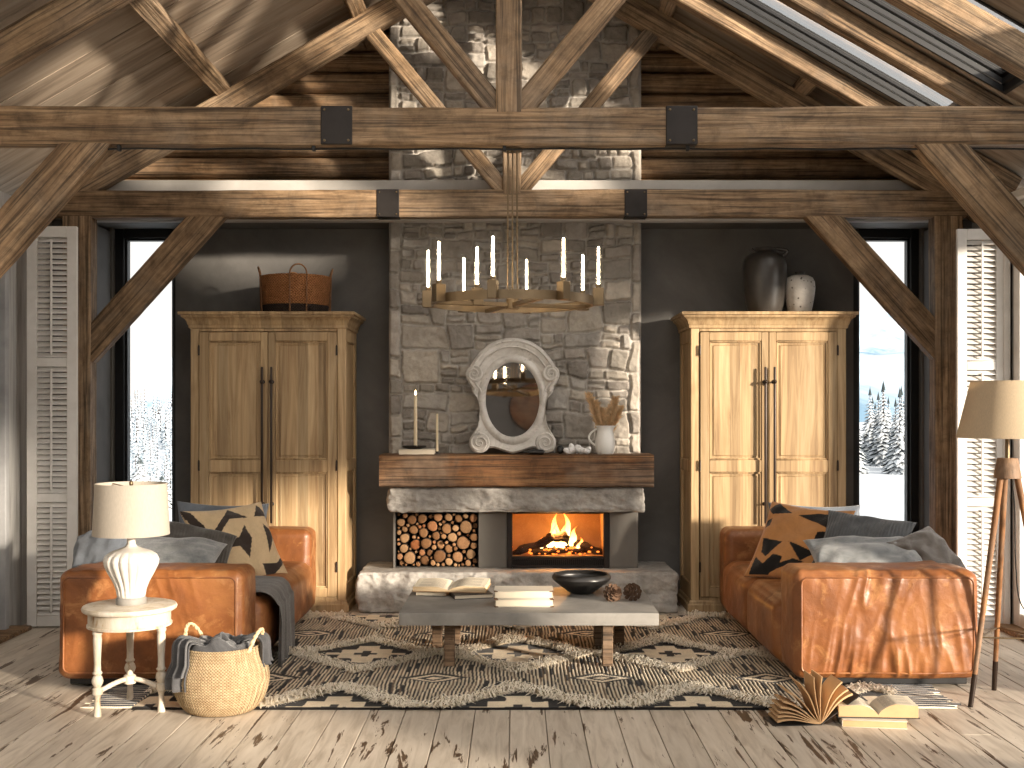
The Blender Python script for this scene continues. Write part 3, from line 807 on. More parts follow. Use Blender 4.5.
def chimney():
    W, z0, H = 1.935, 0.90, 4.22
    U, V, h, tint, nx, ny = stone_face(W, H, 5)
    edge = np.minimum(U, W-U); rnd_ = np.sqrt(np.clip(edge/0.02, 0, 1))
    x0 = -0.945
    Y = Y_CHIM + 0.04 - h*rnd_ - (rnd_-1)*0.03
    v = np.stack([x0+U, Y, z0+V], -1).reshape(-1, 3)
    idx = np.arange(nx*ny).reshape(ny, nx)
    f = np.stack([idx[:-1,:-1], idx[:-1,1:], idx[1:,1:], idx[1:,:-1]], -1).reshape(-1, 4)
    vv = v.tolist(); ff = f.tolist(); col = np.concatenate([tint.reshape(-1, 3), np.ones((nx*ny, 1))], 1).tolist()
    for side in (0, nx-1):
        o = len(vv); n = 8
        for j in range(0, ny):
            p = v[idx[j, side]]
            for k in range(n):
                d = (k+1)/n
                vv.append([p[0]+float(h[j, min(nx-1-6, max(6, side))]-0.03)*0.25*(1 if side else -1)*min(1, d*3), p[1]+(9.12-p[1])*d, p[2]]); col.append(list(tint[j, max(4, min(nx-5, side))])+[1])
        for j in range(ny-1):
            prev = None
            for k in range(n):
                a = idx[j, side] if k == 0 else o+j*n+k-1; b = o+j*n+k
                d_ = idx[j+1, side] if k == 0 else o+(j+1)*n+k-1; e = o+(j+1)*n+k
                ff.append([int(a), b, e, int(d_)] if side else [b, int(a), int(d_), e])
    return vv, ff, col
cv, cf, cc_ = chimney()
o = obj('chimney_breast', (cv, cf), M['stone'], None, None, True, 0, cc_)
tag(o, 'tall rubble stone chimney breast rising through the roof', 'chimney', kind='structure')
# ---- mantel beam, lintel and hearth
def mantel():
    a, b = wx(379, 8.45), wx(654, 8.45)
    return hewn(b-a, 0.34, 0.238, 77, 0.008, 0.012), T((a+b)/2, 8.62, 1.041)
g_, m_ = mantel()
o = obj('mantel_beam', g_, M['mantel'], None, m_, True, 50); tag(o, 'thick cracked oak mantel beam above the stone lintel', 'mantel')
def slab(w, d, h, seed, n=(190, 34, 34), a=0.022):
    def dsp(P, N):
        k = np.where(np.abs(N[:,2]) > 0.9, 0.25, 1.0)
        e = fbm(P[:,0]*4, P[:,1]*6+seed, P[:,2]*7, 6, seed)*a*1.2 + fbm(P[:,0]*19, P[:,1]*19, P[:,2]*22, 4, seed+3)*a*0.5 - np.abs(fbm(P[:,0]*8, P[:,1]*9, P[:,2]*10+seed, 3, seed+9))*a*0.9
        return e*k
    return rbox(w, d, h, 0.028, n, (0, 0.006, 0), dsp)
a, b = wx(387, 8.5), wx(646, 8.5)
o = obj('stone_lintel', slab(b-a, 0.30, 0.188, 3), M['slab'], None, T((a+b)/2, 8.66, 0.827), True, 60); tag(o, 'rough grey stone lintel under the oak mantel', 'lintel', kind=None)
a, b = wx(356, 8.45), wx(678, 8.45)
o = obj('hearth_slab', slab(b-a, 0.66, 0.30, 8, (220, 44, 44), 0.026), M['slab'], None, T((a+b)/2, 8.765, 0.152), True, 60); tag(o, 'long rough stone hearth bench below the fireplace', 'hearth')
# ---- fireplace unit: log niche, steel panels, glazed firebox
YF = 8.655; UZ0, UZ1 = 0.304, 0.735
def ux(px): return wx(px, YF)
fu = thing('fireplace_insert', 'grey steel fireplace surround with log niche and glazed fire', 'fireplace', (0, YF, UZ0))
def fp(name, g, mat, par=fu): return obj(name, g, mat, par, None, True, 30)
hU = UZ1-UZ0
nz0, nz1 = 0.004, hU-0.012
m = MB()
x0, x1, x2, x3, x4, x5 = ux(393), ux(395.3), ux(478.5), ux(507), ux(609.5), ux(638)
for q in ((x0, x1, 0, 0.42, 0, hU), (x1, x2, 0.38, 0.42, 0, hU), (x1, x2, 0, 0.42, 0, nz0), (x1, x2, 0, 0.42, nz1, hU)):
    m.add(bxx(*q, 0.002))
fp('log_niche', m, M['panel_grey'])
for q in ((x2, x3), (x4, x5)): fp('surround_panel', bxx(q[0], q[1], 0, 0.42, 0, hU, 0.002), M['panel_grey'])
m = MB(); m.add(bxx(x1, x2, 0.365, 0.378, nz0, nz1)); m.add(bxx(x1, x1+0.004, 0.005, 0.37, nz0, nz1)); m.add(bxx(x2-0.004, x2, 0.005, 0.37, nz0, nz1)); m.add(bxx(x1, x2, 0.005, 0.37, nz1-0.004, nz1))
fp('niche_lining', m, M['black'])
fx0, fx1 = ux(512.5), ux(603.5)
zt, zb = UZ0, UZ0
fz1 = wz(513.7, YF)-UZ0; fz0 = wz(556.5, YF)-UZ0
m = MB()
for q in ((x3, fx0, -0.012, 0.05, 0.0, hU), (fx1, x4, -0.012, 0.05, 0, hU), (fx0, fx1, -0.012, 0.05, fz1, hU), (fx0, fx1, -0.012, 0.05, fz0-0.022, fz0), (fx0, fx1, -0.012, 0.05, 0, 0.02)):
    m.add(bxx(*q, 0.004))
fp('door_frame', m, M['iron'])
m = MB(); m.add(bxx(fx0, fx1, 0.02, 0.03, 0.02, fz0-0.02))
for i in range(46):
    x = fx0+0.008+(fx1-fx0-0.016)*i/45; m.add(bxx(x-0.004, x+0.004, -0.004, 0.02, 0.022, fz0-0.024))
fp('grate', m, M['iron'])
m = MB()
m.add(bxx(fx0-0.02, fx1+0.02, 0.40, 0.43, fz0-0.02, fz1+0.02)); m.add(bxx(fx0-0.03, fx0-0.002, 0.03, 0.42, fz0-0.02, fz1+0.02)); m.add(bxx(fx1+0.002, fx1+0.03, 0.03, 0.42, fz0-0.02, fz1+0.02))
m.add(bxx(fx0-0.02, fx1+0.02, 0.03, 0.42, fz1, fz1+0.03)); m.add(bxx(fx0-0.02, fx1+0.02, 0.03, 0.42, fz0-0.02, fz0))
fp('firebox_lining', m, M['brick'])
fp('glass_door', bxx(fx0, fx1, 0.004, 0.010, fz0, fz1), M['glass'])
# burning logs, embers, flames
fc = (fx0+fx1)/2 + 0.01
FZ = UZ0+fz0
def rough_log(L, r, seed):
    pts = [(-L/2+L*i/14, 0.012*math.sin(i*0.7+seed), 0.010*math.cos(i*0.9+seed)) for i in range(15)]
    v, f = tube(pts, [r*(0.85+0.15*math.sin(i*1.3+seed)) for i in range(15)], 12)
    V = np.array(v); d = fbm(V[:,0]*16, V[:,1]*40+seed, V[:,2]*40, 3, seed)*r*0.30
    V[:,2] += d; V[:,1] += d*0.5
    return V.tolist(), f
fl_specs = [(-0.16, 0.14, 0.045, 0.46, 0.034, 5, -20, 'charred log leaning on the left of the fire'), (0.15, 0.16, 0.045, 0.46, 0.034, -12, 19, 'charred log sloping down on the right of the fire'),
            (-0.02, 0.22, 0.030, 0.5, 0.032, 3, 2, 'charred log lying at the back of the fire'), (0.0, 0.11, 0.024, 0.42, 0.026, 8, -3, 'charred log lying at the front of the fire'), (0.05, 0.17, 0.075, 0.30, 0.026, 30, 14, 'charred log on top of the fire')]
for i, (x, y, z, L, r, rz, ry, lab) in enumerate(fl_specs):
    o = obj('burning_log', rough_log(L, r, i+3), M['char'], None, T(fc+x, YF+y, FZ+z+(0.03 if abs(ry) > 10 else 0)) @ R('Z', rz) @ R('Y', ry)); tag(o, lab, 'log', 'logs in the fire')
em = MB()
for i in range(110):
    s = rnd.uniform(0.004, 0.011)
    em.add(rbox(s*2, s*2, s*1.4, s*0.5, (2,2,2)), T(fc+rnd.gauss(0, 0.16), YF+rnd.uniform(0.06, 0.26), FZ+0.008+rnd.random()**2*0.05) @ R('Z', rnd.uniform(0, 90)))
o = obj('glowing_embers', em, M['ember']); tag(o, 'bed of glowing orange embers under the burning logs', 'embers', kind='stuff')
def flame(h, r, seed, lean):
    n, sg = 22, 14; v = []; f = []
    for j in range(n):
        t = j/(n-1); rr = r*(math.sin(PI*min(1, (t*0.93+0.07))**0.62))*(1-t*0.35)+0.0004
        ox = lean*t*t + 0.018*math.sin(t*7+seed)*t; oy = 0.012*math.cos(t*6+seed*2)*t
        for k in range(sg):
            a = 2*PI*k/sg; q = 1+0.25*math.sin(2*a+seed+t*5)
            v.append((ox+rr*q*math.cos(a), oy+rr*0.6*q*math.sin(a), h*t))
    for j in range(n-1):
        for k in range(sg): f.append((j*sg+k, j*sg+(k+1) % sg, (j+1)*sg+(k+1) % sg, (j+1)*sg+k))
    return v, f
fm = thing('fire', 'orange flames burning behind the fireplace glass', 'fire', (fc, YF+0.16, FZ+0.03))
for i, (x, y, h, r, ln, zo) in enumerate([(-0.03, 0.02, 0.27, 0.034, 0.02, 0.03), (-0.065, 0.0, 0.19, 0.030, 0.03, 0.02), (0.075, 0.04, 0.26, 0.026, -0.03, 0.045), (0.10, 0.0, 0.16, 0.026, 0.05, 0.03), (0.02, -0.03, 0.12, 0.022, 0.0, 0.01), (0.15, -0.02, 0.10, 0.022, 0.03, 0.0), (-0.13, 0.02, 0.09, 0.022, 0.02, 0.01), (0.04, 0.05, 0.20, 0.03, 0.02, 0.02), (-0.01, -0.02, 0.16, 0.02, -0.03, 0.02)]):
    obj('flame', flame(h, r, i*1.9, ln), M['flame'], fm, T(x, y, zo))
# ---- firewood: circles packed into the niche, every log a thing
def pack(w, h, seed):
    r = random.Random(seed); out = []
    for rad, tries in ((0.050, 80), (0.041, 900), (0.034, 4000), (0.027, 9000), (0.021, 12000), (0.015, 16000), (0.011, 12000)):
        for _ in range(tries):
            R_ = rad*r.uniform(0.9, 1.12); x = r.uniform(R_, w-R_); z = r.uniform(R_, h-R_)
            if rad > 0.03 and r.random() < 0.6: z = R_ + (h-2*R_)*r.random()
            if all((x-a)**2+(z-b)**2 > (R_+q+0.001)**2 for a, b, q in out): out.append((x, z, R_))
            if rad == 0.050 and len(out) >= 4: break
            if rad == 0.041 and len(out) >= 12: break
    return out
nw, nh = (x2-0.005)-(x1+0.005), (nz1-0.005)-(nz0+0.001)
def firewood(seed):
    g = MB(); sg = 22; L = 0.29
    sh = [1+0.045*math.sin(2*PI*k/sg*2+seed)+0.03*math.sin(2*PI*k/sg*3+seed*2.1)+rnd.uniform(-0.03, 0.03) for k in range(sg)]
    mx = max(sh); sh = [q/mx for q in sh]
    rows = [(0.0, 0.0, 0.0), (0.5, 0.001, 0), (0.93, 0.0, 0), (0.985, 0.003, 1), (1.0, 0.008, 1), (0.99, 0.10, 1), (1.0, 0.2, 1), (0.98, L, 1)]
    v = []; f = []; mi = []
    for q, y, _ in rows:
        for k in range(sg): a = 2*PI*k/sg; v.append((q*sh[k]*math.cos(a), y, q*sh[k]*math.sin(a)))
    for j in range(len(rows)-1):
        for k in range(sg): f.append((j*sg+k, (j+1)*sg+k, (j+1)*sg+(k+1) % sg, j*sg+(k+1) % sg)[::-1]); mi.append(1 if rows[j+1][2] else 0)
    g.v, g.f, g.m = v, f, mi
    return g
protos = []
for i in range(6):
    o = obj('firewood_log', firewood(i), [M['cut'], M['bark']]); protos.append(o)
for i, (x, z, r_) in enumerate(pack(nw, nh, 4)):
    o = protos[i] if i < 6 else protos[i % 6].copy()
    if i >= 6: COL.objects.link(o)
    o.matrix_basis = T(x1+0.005+x, YF+rnd.uniform(0.012, 0.05), UZ0+nz0+0.001+z) @ R('Y', rnd.uniform(0, 360)) @ Sc(r_*1.04, 1, r_*1.04)
    tag(o, 'sawn firewood log stacked in the niche left of the fire', 'firewood log', 'firewood logs in the niche')
# ================================================================== FURNITURE
def pt_in(poly, x, y):
    ins = False; n = len(poly)
    for i in range(n):
        x0, y0 = poly[i]; x1, y1 = poly[i-1]
        if (y0 > y) != (y1 > y) and x < (x1-x0)*(y-y0)/(y1-y0)+x0: ins = not ins
    return ins
# ---- wardrobes
def wardrobe(xl, label, lm):
    W, Dp, HB = 1.151, 0.56, 2.12
    t = thing('wardrobe', label, 'wardrobe', (xl+W/2, 8.5, 0), group='oak wardrobes')
    h = W/2
    m = MB()
    for s in (-1, 1):
        m.add(bxx(s*h, s*(h-0.066), 0.0, 0.06, 0.06, HB, 0.006)); m.add(bxx(s*h, s*(h-0.06), Dp-0.06, Dp, 0.06, HB, 0.004))
        m.add(bxx(s*(h-0.004), s*(h-0.03), 0.05, Dp-0.05, 0.06, 0.20, 0.004)); m.add(bxx(s*(h-0.004), s*(h-0.03), 0.05, Dp-0.05, HB-0.12, HB, 0.004)); m.add(bxx(s*(h-0.004), s*(h-0.03), 0.05, Dp-0.05, 1.03, 1.12, 0.004))
        m.add(bxx(s*(h-0.02), s*(h-0.034), 0.05, Dp-0.05, 0.1, HB, 0.0))
    m.add(bxx(-h+0.066, h-0.066, 0.0, 0.05, 2.072, HB, 0.004)); m.add(bxx(-h+0.066, h-0.066, 0.0, 0.05, 0.06, 0.108, 0.004))
    m.add(bxx(-h+0.02, h-0.02, Dp-0.02, Dp, 0.06, HB)); m.add(bxx(-h+0.02, h-0.02, 0.04, Dp, HB-0.03, HB)); m.add(bxx(-h+0.02, h-0.02, 0.04, Dp, 0.06, 0.09))
    obj('body', m, M['wardrobe'], t)
    # cornice and plinth: stepped mouldings round three sides
    def moulding(prof, y_in=0.0):
        v = []; f = []; n = len(prof)
        for (o_, z) in prof:
            v += [(-h-o_, Dp, z), (-h-o_, -o_, z), (h+o_, -o_, z), (h+o_, Dp, z)]
        for j in range(n-1):
            for k in range(3): f.append((j*4+k, j*4+k+1, (j+1)*4+k+1, (j+1)*4+k))
            f.append((j*4+3, j*4, (j+1)*4, (j+1)*4+3))
        f.append((3, 2, 1, 0)); f.append(tuple((n-1)*4+k for k in range(4)))
        return v, f
    obj('cornice', moulding([(0.004, 2.095), (0.012, 2.10), (0.012, 2.118), (0.018, 2.126), (0.022, 2.145), (0.032, 2.162), (0.048, 2.174), (0.054, 2.178), (0.056, 2.190), (0.072, 2.194), (0.074, 2.212), (0.070, 2.216)]), M['wardrobe'], t, None, True, 25)
    obj('plinth', moulding([(0.022, 0.0), (0.022, 0.052), (0.012, 0.062), (0.010, 0.076), (0.002, 0.086)]), M['wardrobe'], t, None, True, 25)
    for s in (-1, 1):
        xa, xb = 0.002, h-0.069                 # from the meeting stile outwards
        f = MB(); y0, y1 = -0.012, 0.014
        st = 0.068
        X = lambda a: s*a
        f.add(bxx(X(xa), X(xa+0.052), y0, y1, 0.112, 2.068, 0.004)); f.add(bxx(X(xb-st), X(xb), y0, y1, 0.112, 2.068, 0.004))
        for z0, z1 in ((0.112, 0.177), (1.034, 1.123), (2.003, 2.068)): f.add(bxx(X(xa+0.052), X(xb-st), y0, y1, z0, z1, 0.003))
        d = obj('door', f, M['wardrobe'], t)
        p = MB(); mo = MB()
        for z0, z1 in ((0.177, 1.034), (1.123, 2.003)):
            a, b = xa+0.052, xb-st
            p.add(bxx(X(a-0.005), X(b+0.005), 0.006, 0.016, z0-0.005, z1+0.005))
            p.add(bxx(X(a+0.028), X(b-0.028), 0.0, 0.01, z0+0.028, z1-0.028, 0.008))
            q = 0.014
            for (u0, u1, w0, w1) in ((a, a+q, z0, z1), (b-q, b, z0, z1), (a, b, z0, z0+q), (a, b, z1-q, z1)): mo.add(bxx(X(u0), X(u1), -0.005, 0.010, w0, w1, 0.005))
        obj('panel', p, M['wardrobe'], d); obj('panel_moulding', mo, M['wardrobe'], d)
        hx = X(0.034)
        hd = MB(); hd.add(bxx(hx-0.008, hx+0.008, -0.062, -0.046, 0.66, 1.81, 0.004, 2))
        for z in (0.80, 1.70): hd.add(cyl((hx, -0.05, z), (hx, -0.012, z), 0.007)); hd.add(lathe([(0.014, 0), (0.014, 0.004), (0.009, 0.008)], 12), T(hx, -0.012, z) @ R('X', 90))
        for z in (1.70,): hd.add(lathe([(0.006, 0), (0.013, 0.006), (0.014, 0.013), (0.008, 0.02), (0, 0.022)], 12), T(hx, -0.06, z) @ R('X', 90))
        o = obj('handle', hd, M['bronze'], d); o['label'] = 'long dark bronze bar handle'
        for z in (0.33, 1.08, 1.93):
            hg = MB(); hg.add(cyl((X(xb+0.002), -0.016, z-0.035), (X(xb+0.002), -0.016, z+0.035), 0.007, 10)); hg.add(lathe([(0.004, 0), (0.006, 0.004), (0, 0.01)], 8), T(X(xb+0.002), -0.016, z+0.035))
            o = obj('hinge', hg, M['bronze'], d); o['label'] = 'dark bronze hinge'
    return t
wardrobe(wx(190.3, 8.5), 'two door oak wardrobe with the brown basket on top', 1)
wardrobe(wx(690.6, 8.5), 'two door oak wardrobe with the two jars on top', 2)
WT = 2.2165
# ---- basket on the left wardrobe
bk = thing('rope_basket', 'round brown rope basket with black base, on top of the left wardrobe', 'basket', (wx(295.5, 8.77), 8.775, WT))
H = 0.285
n = 26
def coil(prof, k): return [(r+0.004*abs(math.sin(i*PI/2)), z) for i, (r, z) in enumerate(prof)]
pr = [(0.0, 0.001), (0.235, 0.001)] + [(0.243+0.026*(i/n)+0.003*(i % 2), 0.006+0.062*i/6) for i in range(7)]
obj('dark_base', lathe(pr, 64, cap=False), M['rope_dark'], bk)
pr = [(0.2455+0.022*(i/n)+0.0035*(i % 2), 0.068+(H-0.068)*i/n) for i in range(n+1)]
pr += [(0.262, H+0.004), (0.256, H-0.002)] + [(0.254-0.02*(i/8), H-0.002-(H-0.03)*i/8) for i in range(9)] + [(0.0, 0.03)]
obj('woven_side', lathe(pr, 64, cap=False), M['rope_basket'], bk)
for a0 in (-75, 15, 105, 195):
    a0 = math.radians(a0); da = 0.235; pts = []
    for sgn in (-1, 1):
        seg = [(0.262+0.008*q, a0+sgn*da, 0.01+(H-0.01)*q) for q in np.linspace(0, 1, 8)]
        pts.append(seg)
    arc = [(0.268+0.012*math.sin(q*PI), a0-da*math.cos(q*PI), H+0.072*math.sin(q*PI)) for q in np.linspace(0, 1, 12)[1:-1]]
    P = pts[0] + arc + pts[1][::-1]
    obj('handle', tube([(r*math.cos(a), r*math.sin(a), z) for r, a, z in P], 0.006, 8), M['handle_brown'], bk)
# ---- jars on the right wardrobe
j = thing('storage_jug', 'tall dark glazed jug on top of the right wardrobe', 'jug', (wx(765, 8.74), 8.75, WT))
pr = [(0, 0), (0.115, 0.0), (0.122, 0.008), (0.14, 0.07), (0.158, 0.18), (0.166, 0.28), (0.167, 0.35), (0.160, 0.405), (0.142, 0.44), (0.11, 0.462), (0.082, 0.472), (0.076, 0.482), (0.080, 0.492), (0.086, 0.500), (0.084, 0.509), (0.072, 0.511), (0.064, 0.50), (0.062, 0.46), (0.05, 0.44), (0.0, 0.43)]
obj('body', lathe(pr, 48, cap=False), M['jug'], j)
obj('handle', tube([(0.085+0.062*math.sin(q*PI)+0.045*q, 0, 0.497-0.062*q+0.012*math.sin(q*PI)) for q in np.linspace(0, 1, 14)], [0.013]*14, 10), M['jug'], j, R('Z', -25))
obj('spout', tube([(-0.07, 0, 0.47), (-0.1, 0, 0.492), (-0.108, 0, 0.5)], [0.014, 0.012, 0.011], 10), M['jug'], j, R('Z', 10))
j = thing('stoneware_jar', 'smaller pale speckled jar beside the dark jug on the wardrobe', 'jar', (wx(800, 8.72), 8.73, WT))
pr = [(0, 0), (0.078, 0.0), (0.084, 0.006), (0.098, 0.07), (0.112, 0.15), (0.116, 0.2), (0.112, 0.245), (0.096, 0.278), (0.062, 0.296)]
obj('body', lathe(pr, 40, cap=False), M['speck'], j)
pr = [(0.062, 0.296), (0.044, 0.301), (0.036, 0.308), (0.038, 0.318), (0.042, 0.323), (0.036, 0.326), (0.028, 0.318), (0.02, 0.30), (0, 0.295)]
o = obj('neck', lathe(pr, 40, cap=False), M['jug'], j); o['label'] = 'dark rim and neck'
# ---- mantel objects
MZ = 1.163; YM = 8.57
mr = thing('mirror', 'ornate white oval mirror with scrolled frame on the mantel', 'mirror', M=T(wx(512.6, YM), 8.575, MZ+0.004) @ R('X', -4.1))
u = 0.0020497
half = [(0,66),(28,68),(58,76),(86,90),(112,110),(134,136),(150,160),(162,182),(168,200),(168,216),(160,232),(150,244),(148,262),(140,274),(130,284),(124,300),(121,320),(120,345),(122,368),(128,390),(138,408),(150,424),(158,440),(158,460),(148,478),(130,487),(112,486),(98,478),(88,470),(70,468),(50,474),(25,483),(0,489)]
cxm, cym = 0, 292
full = half + [(-x, y) for x, y in half[-2:0:-1]]
fa = np.unwrap(np.array([math.atan2(x, -(y-cym)) for x, y in full])); fr = np.array([math.hypot(x, y-cym) for x, y in full])
fa = np.concatenate([fa, fa[:1]+2*PI]); fr = np.concatenate([fr, fr[:1]])
NT_ = 220
prof = [(-0.02, 0.02), (0.0, 0.026), (0.03, 0.036), (0.075, 0.038), (0.12, 0.030), (0.16, 0.016), (0.24, 0.018), (0.45, 0.026), (0.66, 0.033), (0.82, 0.038), (0.9, 0.030), (0.95, 0.026), (1.0, 0.016), (1.0, 0.0)]
v = []; f = []
ia, ib = 101, 139
for k in range(NT_):
    a = -0.0+2*PI*k/NT_
    Ro = float(np.interp(a, fa, fr)); Ri = 1/math.sqrt((math.sin(a)/ia)**2+(math.cos(a)/ib)**2)
    Ro = max(Ro, Ri+14)
    for (q, dz) in prof:
        # bead has a constant width, the plain field stretches
        bw = 26
        r_ = Ri + (q/0.16*min(bw, Ro-Ri) if q <= 0.16 else min(bw, Ro-Ri)+(q-0.16)/0.84*max(0, Ro-Ri-bw))
        v.append((r_*math.sin(a)*u, -dz, (489-cym+r_*math.cos(a))*u))
npf = len(prof)
for k in range(NT_):
    for q in range(npf-1): f.append((k*npf+q, k*npf+q+1, ((k+1) % NT_)*npf+q+1, ((k+1) % NT_)*npf+q))
frm = obj('frame', (v, f), M['chalk'], mr, None, True, 50)
m = MB()
def mp(x, y, d=0.0): return (x*u, -d, (489-y)*u)
arch = [(x, y) for x, y in full if False]
for wdt, off, r_ in ((0, -12, 0.0095), (0, -34, 0.006)):
    P = []
    for q in np.linspace(-78, 78, 60):
        a = math.radians(q); Ro = float(np.interp(a % (2*PI), fa, fr))+off
        P.append(mp(Ro*math.sin(a), cym-Ro*math.cos(a), 0.036))
    m.add(tube(P, r_, 10))
obj('arch_moulding', m, M['chalk'], frm)
for s in (-1, 1):
    for (cx_, cy_, R0, dirn) in ((140, 199, 31, 1), (119, 450, 37, -1)):
        m = MB()
        m.add(lathe([(0.0, 0.0), (R0*u, 0.0), (R0*u*1.0, 0.036), (R0*u*0.9, 0.044), (R0*u*0.72, 0.040), (0.0, 0.036)], 36), T(s*cx_*u, 0, (489-cy_)*u) @ R('X', 90))
        P = []
        for q in np.linspace(0, 1, 60):
            a = q*2.1*2*PI*dirn*s + (PI/2); rr = (R0*(1-q)*0.86+2.5)*u
            P.append((s*cx_*u+rr*math.cos(a), -0.042-0.010*q, (489-cy_)*u+rr*math.sin(a)))
        m.add(tube(P, [0.0085-0.003*q for q in np.linspace(0, 1, 60)], 8))
        obj('scroll', m, M['chalk'], frm)
gl = [(ia*1.0*math.cos(a)*u, (489-cym)*u+ib*1.0*math.sin(a)*u) for a in np.linspace(0, 2*PI, 96, False)]
obj('mirror_glass', prism(gl, -0.014, -0.008), M['mirror'], mr, None, False)
# candles, books
def mx_(px): return wx(px, YM)
bk1 = thing('book', 'white book lying flat on the mantel under the candle dish', 'book', (mx_(417.5), YM, MZ), 2)
def closed_book(par, w, d, h, cov, page=M['pages'], spine='-x', corners=False):
    cb = MB(); c_ = 0.003
    cb.add(box(w, d, c_, (0, 0, c_/2), 0.001)); cb.add(box(w, d, c_, (0, 0, h-c_/2), 0.001))
    if spine == '-x': cb.add(box(c_, d, h, (-w/2+c_/2, 0, h/2), 0.001)); pg = box(w-0.008, d-0.010, h-2*c_, (-0.0005, 0, h/2))
    else: cb.add(box(w, c_, h, (0, -d/2+c_/2 if spine == '-y' else d/2-c_/2, h/2), 0.001)); pg = box(w-0.010, d-0.008, h-2*c_, (0, 0, h/2))
    obj('cover', cb, cov, par); obj('pages', pg, page, par)
closed_book(bk1, 0.268, 0.16, 0.040, M['cover_cream'], M['paper'])
dsh = thing('candle_dish', 'low dark candle dish on the white mantel book', 'dish', (mx_(414.5), YM-0.01, MZ+0.0402))
obj('dish', lathe([(0, 0), (0.05, 0), (0.085, 0.012), (0.093, 0.022), (0.090, 0.023), (0.08, 0.015), (0.02, 0.008), (0.02, 0.026), (0.015, 0.026), (0.015, 0.008), (0, 0.008)], 40, cap=False), M['iron'], dsh)
def candle(lab, x, y, z, h, r, lit):
    t = thing('candle', lab, 'candle', (x, y, z))
    obj('wax', lathe([(0, 0), (r, 0), (r, h*0.5), (r*0.86, h-0.004), (r*0.7, h), (r*0.3, h-0.003), (0, h-0.003)], 20, cap=False), M['wax'], t)
    obj('wick', tube([(0, 0, h-0.004), (0.001, 0, h+0.006), (0.003, 0, h+0.011)], 0.0012, 6), M['cord'], t)
    if lit: obj('flame', lathe([(0, h+0.003), (0.004, h+0.008), (0.006, h+0.016), (0.0048, h+0.028), (0.002, h+0.04), (0, h+0.046)], 14, cap=False), M['candle_fire'], t)
    return t
candle('tall lit ivory candle on the dark dish, left end of the mantel', mx_(415.6), YM-0.01, MZ+0.050, 0.385, 0.0135, True)
ch = thing('candlestick', 'small dark iron candlestick standing on the mantel left of the mirror', 'candlestick', (mx_(437.6), YM-0.05, MZ))
obj('base', lathe([(0, 0), (0.03, 0), (0.03, 0.005), (0.012, 0.01), (0.013, 0.024), (0.010, 0.024), (0.010, 0.012), (0, 0.012)], 24, cap=False), M['iron'], ch)
candle('thinner unlit ivory candle left of the mirror', mx_(437.6), YM-0.05, MZ+0.0125, 0.29, 0.0095, False)
# pitcher with plumes
pc = thing('pitcher', 'white ceramic pitcher holding dried plumes on the mantel', 'pitcher', (mx_(605), YM, MZ))
pr = [(0, 0), (0.058, 0), (0.062, 0.006), (0.072, 0.045), (0.076, 0.08), (0.070, 0.125), (0.060, 0.165), (0.060, 0.19), (0.070, 0.212), (0.067, 0.214), (0.056, 0.19), (0.055, 0.165), (0.066, 0.12), (0.07, 0.08), (0.05, 0.012), (0, 0.010)]
def lipfl(r, z, a):
    k = max(0, (z-0.165)/0.05) if z > 0.165 else 0
    return r*(1+0.22*k*math.exp(-((a)/0.4)**2)+0.22*k*math.exp(-((a-2*PI)/0.4)**2))
obj('body', lathe(pr, 48, lipfl, cap=False), M['ceramic'], pc)
obj('handle', tube([(-0.058-0.062*math.sin(q*PI)**0.8, 0, 0.19-0.13*q) for q in np.linspace(0, 1, 18)], 0.008, 10), M['ceramic'], pc)
def plume(lean_x, lean_y, Hh, seed):
    r = random.Random(seed); st = MB(); pl = MB()
    path = lambda q: Vector((lean_x*q**1.4, lean_y*q**1.4, Hh*q))
    st.add(tube([path(q/12) for q in range(13)], 0.0022, 6))
    for i in range(760):
        q = 0.36+0.64*r.random()**0.85; p = path(q)
        k = math.sin(PI*min(1, (q-0.33)/0.70))**0.55
        a = r.uniform(0, 2*PI); L = r.uniform(0.025, 0.065)*(0.45+0.55*k); o_ = r.uniform(0.45, 1.1)
        e = p+Vector((math.cos(a)*L*o_, math.sin(a)*L*o_, L))
        e.z -= L*0.25*o_
        mid = (p+e)/2+Vector((0, 0, L*0.12)); s_ = Vector((-math.sin(a), math.cos(a), 0))*0.0014
        pl.add(([p-s_, p+s_, mid+s_, e, mid-s_], [(0,1,2,3,4)]))
    return st, pl
for i, (lx, ly, hh) in enumerate(((-0.115, 0.0, 0.43), (-0.07, 0.01, 0.37), (-0.03, -0.01, 0.32), (0.075, 0.0, 0.40), (0.045, 0.02, 0.34), (0.11, -0.005, 0.33))):
    st, pl = plume(lx, ly, hh, i)
    t = thing('dried_plume', 'dried golden grass plume standing in the white pitcher', 'dried plume', (mx_(605)+lx*0.12, YM+ly*0.1, MZ+0.014), group='dried grass plumes in the pitcher')
    obj('stem', st, M['pampas'], t); obj('plume', pl, M['pampas'], t, None, False)
